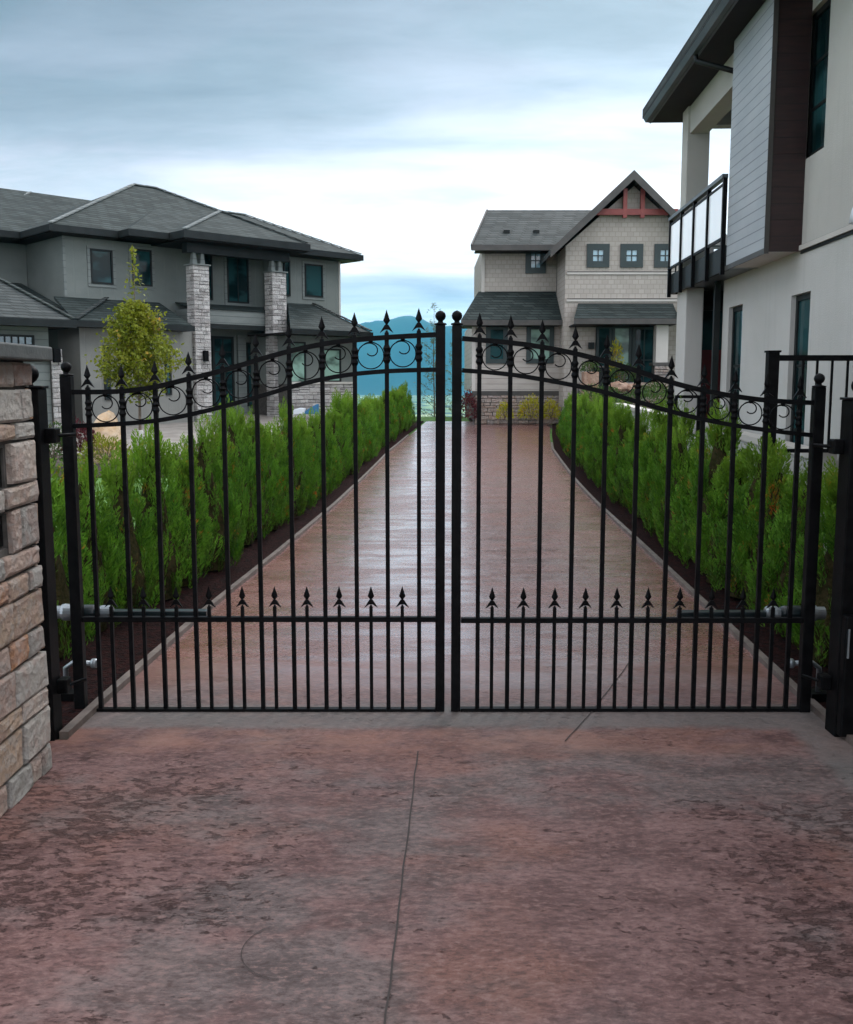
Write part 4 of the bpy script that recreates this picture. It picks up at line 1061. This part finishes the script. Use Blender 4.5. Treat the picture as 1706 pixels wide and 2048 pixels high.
tmesh = bpy.data.meshes.new('trunk'); tmesh.from_pydata(tm.v, [], tm.f); tmesh.materials.append(M['bark'])
def cedar(x, y, z, hs, rs, seed, label, group):
    root = thing('cedar_shrub', label, 'hedge shrub', (x, y, z), group)
    rng = random.Random(seed)
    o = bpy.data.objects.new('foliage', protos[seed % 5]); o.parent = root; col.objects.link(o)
    root.rotation_euler = (R(rng.uniform(-3, 3)), R(rng.uniform(-3, 3)), rng.uniform(0, 6.28)); root.scale = (rs, rs, hs)
    t_ = bpy.data.objects.new('trunk', tmesh); t_.parent = root; col.objects.link(t_)
rng = random.Random(42)
def row(fx, y0, y1, step, side, key, group):
    ys_ = []; y = y0
    while y < y1: ys_.append(y); y += step*rng.uniform(.8, 1.2)
    n = len(ys_)
    for i, y in enumerate(ys_):
        x = fx(y)+rng.uniform(-.05, .05)
        hs = rng.uniform(.88, 1.18) if y < 20 else rng.uniform(.86, .98)
        if i < n/2: lab = '%s cedar of the %s hedge row counting away from the gate' % (ords[i], key)
        else: lab = '%s cedar of the %s hedge row counting back from its far end' % (ords[n-1-i], key)
        cedar(x, y, gz(y)+.02, hs, rng.uniform(.92, 1.12), i*7+(3 if side > 0 else 0), lab, group)
row(lambda y: XL(y)-.60+.12*sm(9, 20, y)-.14*sm(7.4, 6.2, y) if False else XL(y)-.50+.08*sm(9, 20, y)-.22*(1-sm(6.0, 7.6, y)), 6.0, 29.3, .62, -1, 'left', 'cedars of the left hedge')
row(lambda y: XR(y)+.37+.008*(y-5)+.10*(1-sm(6.0, 7.6, y)), 5.9, 25.6, .64, 1, 'right', 'cedars of the right hedge')

def bush(name, label, cat, mat, c, r, n, seed, leaf=(.05, .03), group=None, stem=True):
    rng_ = random.Random(seed); items = []
    for i in range(n):
        d = rv(rng_); d.z = abs(d.z)*1.1-.15
        k = rng_.uniform(.45, 1)**.6
        lump = 1+.25*noise.noise(d*2.2+Vector((seed, 0, 0)))
        p = Vector((d.x*r[0], d.y*r[1], max(.02, (d.z+.2)*r[2])))*k*lump
        items.append((p, (d+rv(rng_)*.8+Vector((0, 0, .3))).normalized(), rv(rng_), rng_.uniform(.7, 1.3)*leaf[0], rng_.uniform(.7, 1.3)*leaf[1]))
    root = thing(name, label, cat, c, group)
    me = leafmesh('foliage', mat, items); o = bpy.data.objects.new('foliage', me); o.parent = root; col.objects.link(o)
    mb = MB()
    for k in range(6):
        a = k*1.05; mb.tube([(0, 0, 0), (math.cos(a)*r[0]*.3, math.sin(a)*r[1]*.3, r[2]*.5), (math.cos(a)*r[0]*.6, math.sin(a)*r[1]*.6, r[2]*.9)], [.015, .01, .005], 5)
    me2 = bpy.data.meshes.new('stem'); me2.from_pydata(mb.v, [], mb.f); me2.materials.append(M['bark'])
    o2 = bpy.data.objects.new('stem', me2); o2.parent = root; col.objects.link(o2)
    return root
def at(px, py, y): q = P(px, py, y); return (q[0], y, q[2])
bush('maroon_bush', 'dark maroon bush at the left corner of the beige house', 'bush', M['pshrub'], at(936, 838, 29.4), (.32, .3, .72), 900, 1, (.07, .04))
bush('golden_shrub', 'small golden shrub nearest the left end of the beige house stone base', 'shrub', M['yshrub'], at(1010, 838, 29.0), (.26, .25, .42), 700, 2, (.06, .035), 'golden shrubs')
bush('golden_shrub', 'larger golden shrub in the middle of the beige house stone base', 'shrub', M['yshrub'], at(1062, 838, 29.0), (.42, .3, .58), 1100, 3, (.06, .035), 'golden shrubs')
bush('golden_shrub', 'golden orange shrub half hidden by the far end of the right hedge', 'shrub', M['yshrub'], at(1102, 838, 28.9), (.28, .3, .5), 800, 4, (.06, .035), 'golden shrubs')
bush('porch_bush', 'dark green bush between the porch wall and the entry door', 'bush', M['gshrub'], at(1245, 765, 27.6), (.45, .3, .45), 1100, 5, (.07, .035))
bush('garden_bush', 'olive bush on the right end of the porch wall', 'bush', M['gshrub'], at(1312, 795, 26.5), (.5, .3, .35), 1000, 6, (.06, .035), 'bushes before the porch wall')
bush('garden_bush', 'dark bush low in front of the porch wall behind the hedge', 'bush', M['gshrub'], at(1200, 815, 26.0), (.7, .4, .5), 1400, 7, (.07, .04), 'bushes before the porch wall')
bush('garden_bush', 'broad dark bush behind the right hedge next to the pale coping', 'bush', M['gshrub'], at(1290, 830, 24.0), (.8, .5, .6), 1500, 17, (.07, .04), 'bushes before the porch wall')
bush('bed_bush', 'yellow green bush beyond the left gate post at the lawn edge', 'bush', M['gshrub'], at(108, 925, 18.6), (.4, .4, .62), 1200, 8, (.07, .04), 'bushes of the lawn bed')
bush('bed_bush', 'reddish bush between the boulder and the left gate stile', 'bush', M['pshrub'], at(160, 905, 18.9), (.35, .35, .5), 900, 9, (.07, .04), 'bushes of the lawn bed')
bush('bed_bush', 'orange tipped grassy bush in front of the cream boulder', 'bush', M['birch'], at(212, 925, 18.2), (.5, .4, .4), 1000, 12, (.09, .03), 'bushes of the lawn bed')
bush('added_sapling', 'slim yellow leaved sapling added in front of the beige house entry door', 'sapling', M['yshrub'], at(1232, 765, 27.9), (.18, .16, 1.1), 500, 31, (.07, .045))  # sapling added where yellow foliage shows at the entry glass
# planter by the porch
q = at(1180, 765, 26.8)
pt = thing('stone_planter', 'square dark stone planter with trimmed shrub left of the porch steps', 'planter', q)
MB().box(q[0]-.2, q[0]+.2, q[1]-.2, q[1]+.2, q[2]-.55, q[2]+.28).build('pot', M['boulder2'], pt, bevel=.02)
bush('clipped_shrub', 'small dark clipped shrub in the square stone planter', 'shrub', M['gshrub'], (q[0], q[1], q[2]+.28), (.26, .24, .26), 700, 10, (.05, .03))
q = at(1198, 770, 26.9)
pb = thing('patio_post_box', 'dark square pedestal beside the stone planter', 'pedestal', q)
MB().box(q[0]-.17, q[0]+.17, q[1]-.15, q[1]+.15, q[2]-.5, q[2]+.45).build('body', M['dark'], pb, bevel=.02)
MB().box(q[0]-.2, q[0]+.2, q[1]-.18, q[1]+.18, q[2]+.45, q[2]+.5).build('lid', M['bronze'], pb, bevel=.01)

def tree(name, label, c, h, crown0, rad, mat, n, seed, leaf, trunk_r, leader=0, limbs=26, bark='bark', sparse=False, shape=None):
    rng_ = random.Random(seed); root = thing(name, label, 'tree', c)
    mb = MB(); tr = [(0, 0, 0), (.02, .01, h*.3), (-.02, .02, h*.65), (.01, 0, h)]
    mb.tube(tr, [trunk_r, trunk_r*.75, trunk_r*.45, trunk_r*.12], 8)
    shape = shape or (lambda t: math.sin(math.pi*min(1, t*.92+.08))**.7*(1-.25*t))
    tips = []
    for k in range(limbs):
        t = (k+.5)/limbs; z = crown0+(h-leader-crown0)*t*.9; a = k*2.4+rng_.uniform(-.3, .3); rr = rad*shape(t)*rng_.uniform(.75, 1.12)
        e = Vector((rr*math.cos(a), rr*math.sin(a), z+rr*.55)); s_ = Vector((0, 0, z-.05))
        mb.tube([s_, s_.lerp(e, .5)+Vector((0, 0, -.03)), e], [trunk_r*.28*(1-t*.5), trunk_r*.17, .004], 5)
        tips.append((s_, e))
    me2 = bpy.data.meshes.new('trunk'); me2.from_pydata(mb.v, [], mb.f); me2.materials.append(M[bark])
    o2 = bpy.data.objects.new('trunk', me2); o2.parent = root; col.objects.link(o2)
    items = []
    for i in range(n):
        s_, e = rng_.choice(tips); t = rng_.uniform(.25, 1.05)
        p = s_.lerp(e, t)+rv(rng_)*rng_.uniform(0, .16 if sparse else .24)*rad
        out = Vector((p.x, p.y, 0)); 
        d = (out.normalized()*.5+rv(rng_)+Vector((0, 0, -.1))).normalized()
        items.append((p, d, rv(rng_), leaf[0]*rng_.uniform(.7, 1.3), leaf[1]*rng_.uniform(.7, 1.3)))
    for i in range(int(leader*110)):
        z = h-leader+leader*rng_.random()*1.0
        items.append((Vector((rng_.uniform(-.26, .26)*max(.12, 1-(z-h+leader)/leader)**1.3, rng_.uniform(-.08, .08), z)), rv(rng_), rv(rng_), leaf[0]*1.1, leaf[1]*1.1))
    me = leafmesh('crown', M[mat], items); o = bpy.data.objects.new('crown', me); o.parent = root; col.objects.link(o)
    return root
tb = P(275, 900, 20.5); ttop = P(285, 495, 20.5)[2]; gt = gz(20.5)
yt = tree('young_tree', 'young tree with yellow green autumn leaves in front of the dark house', (P(277, 800, 20.5)[0], 20.5, gt), ttop-gt, P(275, 790, 20.5)[2]-gt-.10, .86, 'birch', 9000, 4, (.080, .06), .035, leader=.95, limbs=54,
     shape=lambda t: (.78+1.5*t if t < .15 else 1.0*(1-(t-.15)/.88)**.80+.05 if t < 1 else .1))
mb = MB(); mb.lathe(yt.location.x, 20.5, [(.075, gt+.02), (.075, gt+.6), (.06, gt+.62)], 12); mb.build('trunk_guard', M['pale_bark'], yt, smooth=True)
ct = tree('slender_conifer', 'thin pale young tree rising behind the gate centre against the blue hills', (P(868, 700, 37)[0], 37, -.8), P(868, 606, 37)[2]+.8, .9, .75, 'conif', 1500, 8, (.10, .03), .035, leader=.3, limbs=34, sparse=True, shape=lambda t: (1-t)**.6*.9+.12)
tree('slender_conifer', 'faint thin sapling between the gate centre and the beige house', (P(908, 700, 41)[0], 41, -1.6), P(908, 655, 41)[2]+1.6, 1.2, .6, 'conif', 900, 18, (.10, .03), .03, leader=.2, limbs=26, sparse=True, shape=lambda t: (1-t)**.6*.9+.12)

# blue and white thing at the stone base of the dark house
q = P(612, 822, 31.0)
tp = thing('folded_tarp', 'small blue and white folded cover lying by the stone base of the dark house', 'tarp', q)
MB().prism([(q[0]-.15, q[1], q[2]-.1), (q[0]+.38, q[1], q[2]-.1), (q[0]+.38, q[1], q[2]+.22), (q[0]+.3, q[1], q[2]+.20), (q[0]+.05, q[1], q[2]+.05)], (0, .3, 0)).build('blue_sheet', M['blue'], tp, bevel=.02)
MB().prism([(q[0]-.42, q[1]-.05, q[2]-.12), (q[0]-.05, q[1]-.05, q[2]-.1), (q[0]-.02, q[1]-.05, q[2]+.08), (q[0]-.2, q[1]-.05, q[2]+.10), (q[0]-.38, q[1]-.05, q[2]+.04)], (0, .3, 0)).build('white_sheet', M['white'], tp, bevel=.03)

# ------------------------------------------------------------------ left house (dark green-grey)
o_ = Z(369, 468, 6.0)
LF = Fr(o_[0], o_[1], 43)
lh = thing('dark_hip_roof_house', 'dark green-grey house on the left with hip roofs and two tall stone columns', 'house', frame=LF)
ZE = 6.0; hy = LF.hy
VM, VP, VR = 1.5, 0.0, .85        # eave lines: main, portico, right wing
WM, WR = 2.0, 1.45                # walls behind them
xW = hy(680, 560, WR)[0]
# walls
x125 = hy(126, 500, WM)[0]
MB().box(x125, 4.0, WM, WM+9, .3, ZE-.1).build('wall', M['batten'], lh)
MB().box(4.0, xW, WR, WM+9, .3, ZE-.1).build('right_wall', M['batten'], lh)
MB().box(xW-.06, xW+.012, WR-.015, WR+.06, 3.6, ZE-.1).build('corner_board', M['trim'], lh)
MB().box(x125-.012, x125+.06, WM-.015, WM+.06, 3.2, ZE-.1).build('corner_board', M['lapgrey'], lh)
WL = 4.6
MB().box(-14, x125-.02, WL, WL+8, .3, ZE-.1).build('left_wall', M['batten'], lh)
# main hip roof
def hip(nm, x0, x1, v0, v1, xa, xb, va, zr, caps=('l',), mat='shingle', vbeh=None):
    A = (x0, v0, ZE+.12); Bp = (x1, v0, ZE+.12); Cc = (x1, v1, ZE+.12); D = (x0, v1, ZE+.12); P1 = (xa, va, zr); P2 = (xb, va, zr)
    mb = MB()
    for pl_ in ([A, Bp, P2, P1], [Bp, Cc, P2], [Cc, D, P1, P2], [D, A, P1]): mb.prism(pl_, (0, 0, -.10))
    r_ = mb.build(nm, M[mat], lh)
    if 'l' in caps: cap(lh, A, P1, parent=r_)
    if 'r' in caps: cap(lh, Bp, P2, parent=r_)
    if 't' in caps: cap(lh, P1, P2, 'ridge_cap', parent=r_)
    MB().box(x0, x1, v0-.07, v0+.0, ZE-.08, ZE+.10).build('gutter', M['dark'], r_)
    MB().box(x0-.06, x0, v0-.07, v1, ZE-.08, ZE+.10).build('gutter', M['dark'], r_)
    MB().box(x1, x1+.06, v0-.07, v1, ZE-.08, ZE+.10).build('gutter', M['dark'], r_)
    MB().box(x0+.01, x1-.01, v0+.01, v1-.01, ZE-.10, ZE-.04).build('soffit', M['soffit'], r_)
    return r_
xl = LF.hz(101, 464, ZE)[0]
va = 5.4
pa, pb_ = hy(267, 370, va), hy(312, 369, va)
x0m = hy(101, 465, VM)[0]
hip('roof', x0m, x0m+2*(pb_[0]-x0m)-.4, VM, VM+2*(va-VM), pa[0], pb_[0], va, pa[2], ('l', 't', 'r'))
# right wing
xr_ = hy(722, 517, VR)[0]; va2 = 4.4; pr = hy(490, 430, va2)
hip('right_roof', xr_-8.5, xr_, VR, VR+2*(va2-VR), xr_-8.5+3, pr[0], va2, pr[2]-.005, ('r', 't'))
# portico: hip facing the camera, ridge running back
xp0 = hy(369, 468, 0)[0]; xp1 = hy(615, 497, 0)[0]
vap = 2.3; pq = hy(441, 423, vap)
A = (xp0, VP, ZE+.13); Bq = (xp1, VP, ZE+.13); T_ = (pq[0], vap, pq[2]); T2 = (pq[0], 5.0, pq[2]); A2 = (xp0, 3.0, ZE+.13); B2 = (xp1, 3.0, ZE+.13)
mb = MB(); mb.prism([A, Bq, T_], (0, 0, -.1)); mb.prism([A, T_, T2, A2], (0, 0, -.1)); mb.prism([Bq, B2, T2, T_], (0, 0, -.1))
pr_ = mb.build('portico_roof', M['shingle'], lh)
cap(lh, A, T_, parent=pr_); cap(lh, Bq, T_, parent=pr_, mat='shingle2')
MB().box(xp0-.06, xp1+.06, VP-.08, VP, ZE-.10, ZE+.11).box(xp0-.06, xp0, VP, VM, ZE-.10, ZE+.11).box(xp1, xp1+.06, VP, VR, ZE-.10, ZE+.11).build('gutter', M['dark'], pr_)
MB().box(xp0, xp1, VP, WM, ZE-.14, ZE-.06).build('soffit', M['soffit'], pr_)
MB().box(xp0+.35, xp1-.35, .50, .80, ZE-.42, ZE-.141).build('portico_beam', M['dark'], lh)
# left back roofs
vl = 8.0; q1, q2 = hy(55, 383, vl), hy(230, 403, vl)
a1 = hy(0, 466, 3.6); 
mb = MB()
zz = ZE+.12
mb.prism([(-16, 3.6, zz), (q2[0]+2.0, 3.6, zz), (q2[0]+2.0, vl, q2[2]-.1), (q1[0], vl, q1[2]), (-16, vl, q1[2])], (0, 0, -.1))
lr = mb.build('left_roof', M['shingle'], lh)
MB().box(-16, x0m+.2, 3.52, 3.6, ZE-.08, ZE+.10).build('gutter', M['dark'], lr)
MB().box(-16, x0m+.2, 3.6, WL, ZE-.10, ZE-.04).build('soffit', M['soffit'], lr)
c_, d_ = hy(60, 386, 7.9), hy(0, 412, 6.9)
cap(lh, (c_[0], c_[1], c_[2]), (d_[0], d_[1], d_[2]), parent=lr)
# columns
for k, (p0, p1, ptop) in enumerate(((384, 421, 531), (541, 574, 545))):
    vc = .42; a = hy(p0, 650, vc)[0]; b = hy(p1, 650, vc)[0]; ztop = hy((p0+p1)/2, ptop, vc)[2]
    a += .10
    cl_ = MB().box(a+.03, b-.03, vc+.03, vc+.42, .4, ztop).build('stone_column', M['mortar'], lh)
    rng2 = random.Random(30+k); cs = [.4]
    while cs[-1] < ztop-.1: cs.append(cs[-1]+rng2.uniform(.07, .14))
    cs[-1] = ztop
    mb = MB(); stones(mb, lambda u, v_, d: (u, vc+.03-d, v_), a+.0, b, cs, .12, .3, rng2, .035, .012)
    stones(mb, lambda u, v_, d: (a+.03-d, u, v_), vc, vc+.45, cs, .12, .3, rng2, .035, .012)
    stones(mb, lambda u, v_, d: (b-.03+d, u, v_), vc, vc+.45, cs, .12, .3, rng2, .035, .012)
    mb.build('ledgestone', M['stonef'], cl_)
    MB().box(a-.04, b+.04, vc-.06, vc+.5, ztop, ztop+.04).build('column_cap', M['lapgrey'], cl_)
    for xx in (a+.10, b-.16): 
        mb = MB(); mb.add([(xx-.05, vc+.12, ztop+.04), (xx+.11, vc+.12, ztop+.04), (xx+.11, vc+.30, ztop+.04), (xx-.05, vc+.30, ztop+.04), (xx-.0, vc+.15, ZE-.3), (xx+.06, vc+.15, ZE-.3), (xx+.06, vc+.27, ZE-.3), (xx-.0, vc+.27, ZE-.3)], [(0, 1, 2, 3), (4, 5, 6, 7), (0, 1, 5, 4), (1, 2, 6, 5), (2, 3, 7, 6), (3, 0, 4, 7)])
        mb.build('column_bracket', M['lapgrey'], cl_)
    if k == 0:
        q = hy(410, 712, vc-.04); MB().box(q[0]-.07, q[0]+.07, vc-.14, vc-.03, q[2]-.16, q[2]+.16).build('column_lamp', M['black'], cl_)
# upper windows
def lw_win(px0, py0, px1, py1, v, pane='glass', mun=(0, 0), trim='batten', frame='dark', fw=.05, lab=None, nm='window'):
    a = hy(px0, py0, v); b = hy(px1, py1, v)
    c = hy(px0, py1, v); 
    return window(lh, mfront(v), a[0], b[0], (b[2]+c[2])/2, a[2], fw, frame, pane, mun, .05, nm, trim, lab)
lw_win(179, 497, 226, 568, WM, 'glass', (0, 0), 'lapgrey')
lw_win(262, 497, 304, 572, WM, 'glass', (0, 0), 'lapgrey')
lw_win(452, 502, 497, 606, WM, 'glass', (1, 0), 'lapgrey')
lw_win(405, 505, 425, 600, WM, 'glass', (0, 0), None)
lw_win(566, 520, 580, 592, WR, 'glass', (0, 0), None)
lw_win(608, 527, 645, 594, WR, 'glass', (0, 0), 'lapgrey')
# lower storey
VL1 = .55        # wall plane, lower left part ; eave in front of it
VLR = -.25       # lower right part (stone base)
xq0 = hy(160, 700, VL1)[0]; xq1 = hy(385, 700, VL1)[0]
MB().box(xq0, xq1, VL1, WM-.01, .3, 3.35).build('lower_wall', M['batten2'], lh)
xr0 = hy(580, 700, VLR)[0]; xr1 = hy(706, 700, VLR)[0]
zsb = hy(640, 768, VLR)[2]
MB().box(xr0, xr1, VLR, WM+6, zsb-.0, 3.35).build('lower_right_wall', M['batten'], lh)
MB().box(xr0+.01, xr1-.01, VLR+.01, WM+6, -1.0, zsb).build('foundation', M['mortar'], lh)
cs = [-.0]; rng2 = random.Random(77)
while cs[-1] < zsb-.1: cs.append(cs[-1]+rng2.uniform(.08, .15))
cs[-1] = zsb
mb = MB(); stones(mb, lambda u, v_, d: (u, VLR-d, v_), xr0, xr1+.03, cs, .15, .42, rng2, .05, .015); mb.build('stone_base', M['stonef'], lh)
MB().box(xr0, xr1+.05, VLR-.09, VLR, zsb, zsb+.07).build('stone_ledge', M['trim'], lh)
lw_win(577, 683, 611, 766, VLR, 'glassgreen', (0, 0), None, 'dark')
lw_win(641, 697, 681, 764, VLR, 'glassgreen', (0, 0), None, 'dark')
lw_win(205, 690, 222, 800, VL1, 'glass', (0, 0), None, 'dark')
lw_win(328, 690, 343, 790, VL1, 'glass', (0, 0), None, 'dark')
# recessed entrance
VE = 1.98
lw_win(423, 672, 469, 812, VE, 'glass', (1, 4), None, 'dark', .08, 'glazed entrance door unit', 'entry_door')
MB().box(hy(473, 700, VE)[0], hy(489, 700, VE)[0], VE-.10, VE-.0, .5, 3.3).build('pilaster', M['lapgrey'], lh)
lw_win(492, 685, 508, 812, VE, 'glass', (0, 2), None, 'dark', .05, None, 'side_light')
# pent roofs
def pent2(nm, xe0, xe1, xt0, xt1, ve, vt, ze, zt, fas=True):
    mb = slab([(xe0, ve, ze), (xe1, ve, ze), (xt1, vt, zt), (xt0, vt, zt)], .08)
    if xe1 > xt1+.05: mb.prism([(xe1, ve, ze), (xe1, vt+1.2, ze), (xt1, vt, zt)], (0, 0, -.08)); 
    r_ = mb.build(nm, M['shingle'], lh)
    MB().box(xe0, xe1+.04, ve-.07, ve, ze-.17, ze-.02).build('gutter', M['dark'], r_)
    MB().box(xe0+.02, xe1-.02, ve, vt, ze-.17, ze-.11).build('soffit', M['soffit'], r_)
    return r_
zE1 = hy(300, 645, .05)[2]
e_l = hy(148, 640, .05); tl = hy(200, 598, WM); tr_ = hy(385, 605, WM)
r1_ = pent2('lower_roof', e_l[0], hy(385, 650, .05)[0], e_l[0]+.3, hy(385, 650, .05)[0]+.0, .05, WM-.005, e_l[2], tl[2])
cap(lh, hy(152, 640, .05), hy(213, 597, 1.9), parent=r1_, mat='shingle2')
m0, m1 = hy(385, 655, 1.0), hy(572, 655, 1.0)
MB().box(m0[0], m1[0], .95, WM, hy(480, 655, .95)[2], hy(480, 622, .95)[2]).build('portico_band', M['lapgrey'], lh)
MB().box(m0[0], m1[0], .88, .95, hy(480, 657, .95)[2]-.04, hy(480, 650, .95)[2]).build('gutter', M['dark'], lh)
slab([(m0[0], .90, hy(480, 622, .95)[2]+.03), (m1[0], .90, hy(480, 622, .95)[2]+.03), (m1[0], WM-.004, hy(480, 612, WM)[2]), (m0[0], WM-.004, hy(480, 612, WM)[2])], .03).build('band_roof', M['shingle'], lh)
er = hy(742, 665, -.95); tr2 = hy(626, 609, WR); el = hy(581, 657, -.95); tl2 = hy(575, 603, WR)
rr2 = pent2('lower_right_roof', el[0], er[0], tl2[0], tr2[0], -.95, WR-.004, er[2]+.02, tr2[2])
cap(lh, (er[0], -.95, er[2]+.03), (tr2[0], WR-.05, tr2[2]+.01), parent=rr2, mat='shingle2')
MB().box(er[0], er[0]+.05, -1.0, WR+1.2, er[2]-.15, er[2]).build('gutter', M['dark'], rr2)
# garage wing on the far left
gw = thing('garage_wing', 'pale-roofed garage at the left edge with transom windows, joined to the dark house', 'garage', frame=LF)
VG = -1.6
eg0 = hy(-120, 628, VG-.6); eg1 = hy(148, 640, VG-.6); zg = eg1[2]; ag = hy(0, 560, VG+1.6); 
xs1 = eg1[0]
mb = MB(); zt3 = ag[2]
mb.prism([(-15, VG-.6, zg), (xs1, VG-.6, zg), (ag[0], VG+1.6, zt3), (-15, VG+1.6, zt3)], (0, 0, -.08))
mb.prism([(xs1, VG-.6, zg), (xs1, VG+4, zg), (ag[0], VG+1.6, zt3)], (0, 0, -.08))
gr_ = mb.build('roof', M['shingle2'], gw)
cap(gw, (xs1, VG-.6, zg+.01), (ag[0], VG+1.6, zt3+.01), parent=gr_, mat='shingle')
MB().box(-15, xs1+.03, VG-.68, VG-.6, zg-.19, zg-.02).box(xs1, xs1+.05, VG-.6, VG+4, zg-.19, zg-.02).build('gutter', M['dark'], gr_)
MB().box(-15, xs1, VG-.6, VG+3, zg-.17, zg-.11).build('soffit', M['soffit'], gr_)
gx1 = hy(98, 700, VG)[0]
MB().box(-15, gx1+.0, VG, VG+3.5, .2, zg-.11).build('wall', M['lapgrey'], gw)
# upper rear hip between garage and wall
mb = MB(); h1, h2, h3 = hy(0, 535, 3.0), hy(84, 541, 3.0), hy(135, 612, 1.5)
mb.prism([(-15, 1.2, 3.6), (h3[0]+.3, 1.2, 3.55), (h2[0], WL-.02, h2[2]-.25), (-15, WL-.02, h2[2]-.25)], (0, 0, -.08)); mb.build('rear_roof', M['shingle'], gw)
def gwin(px0, py0, px1, py1, v, **k):
    a = hy(px0, py0, v); b = hy(px1, py1, v); c = hy(px0, py1, v)
    return window(gw, mfront(v), a[0], b[0], (b[2]+c[2])/2, a[2], .05, **k)
gwin(-10, 668, 68, 692, VG, frame='dark', pane='glassblue', mun=(4, 0))
a = hy(0, 697, VG); b = hy(100, 723, VG)
MB().box(-15, b[0], VG-.10, VG, b[2], a[2]-.02).build('door_header', M['capstone'], gw)
a = hy(-20, 726, VG); b = hy(68, 726, VG)
MB().box(-14, b[0], VG-.03, VG-.002, .5, b[2]).build('garage_door', M['batten'], gw)
a = hy(97, 700, VG)[0]; b = hy(119, 700, VG)[0]; zt4 = hy(110, 698, VG)[2]
c5 = MB().box(a+.02, b-.02, VG-.12, VG+.3, .3, zt4).build('garage_column', M['mortar'], gw)
cs = [.35]; rng2 = random.Random(5)
while cs[-1] < zt4-.1: cs.append(cs[-1]+rng2.uniform(.08, .15))
cs[-1] = zt4
mb = MB(); stones(mb, lambda u, v_, d: (u, VG-.12-d, v_), a, b, cs, .12, .3, rng2, .035, .012); stones(mb, lambda u, v_, d: (b-.02+d, u, v_), VG-.12, VG+.3, cs, .12, .3, rng2, .035, .012); mb.build('ledgestone', M['stonef'], c5)
q = hy(112, 710, VG-.2); MB().box(q[0]-.08, q[0]+.08, VG-.3, VG-.17, q[2]-.18, q[2]+.16).build('garage_lamp', M['black'], c5)

# ------------------------------------------------------------------ haze
mb = MB().box(-9400, 9400, -70, 11900, -64, 640)
hz = mb.build('haze', bpy.data.materials.new('haze_air')); hz['kind'] = 'stuff'
hm = hz.data.materials[0]; hm.use_nodes = True; t = NT(hm.node_tree); t.n.clear()
pv = t.N('ShaderNodeVolumePrincipled', {'Color': (.10, .58, .86, 1), 'Density': .00009, 'Anisotropy': .2})
ou = t.N('ShaderNodeOutputMaterial'); t.l.new(pv.outputs[0], ou.inputs['Volume'])
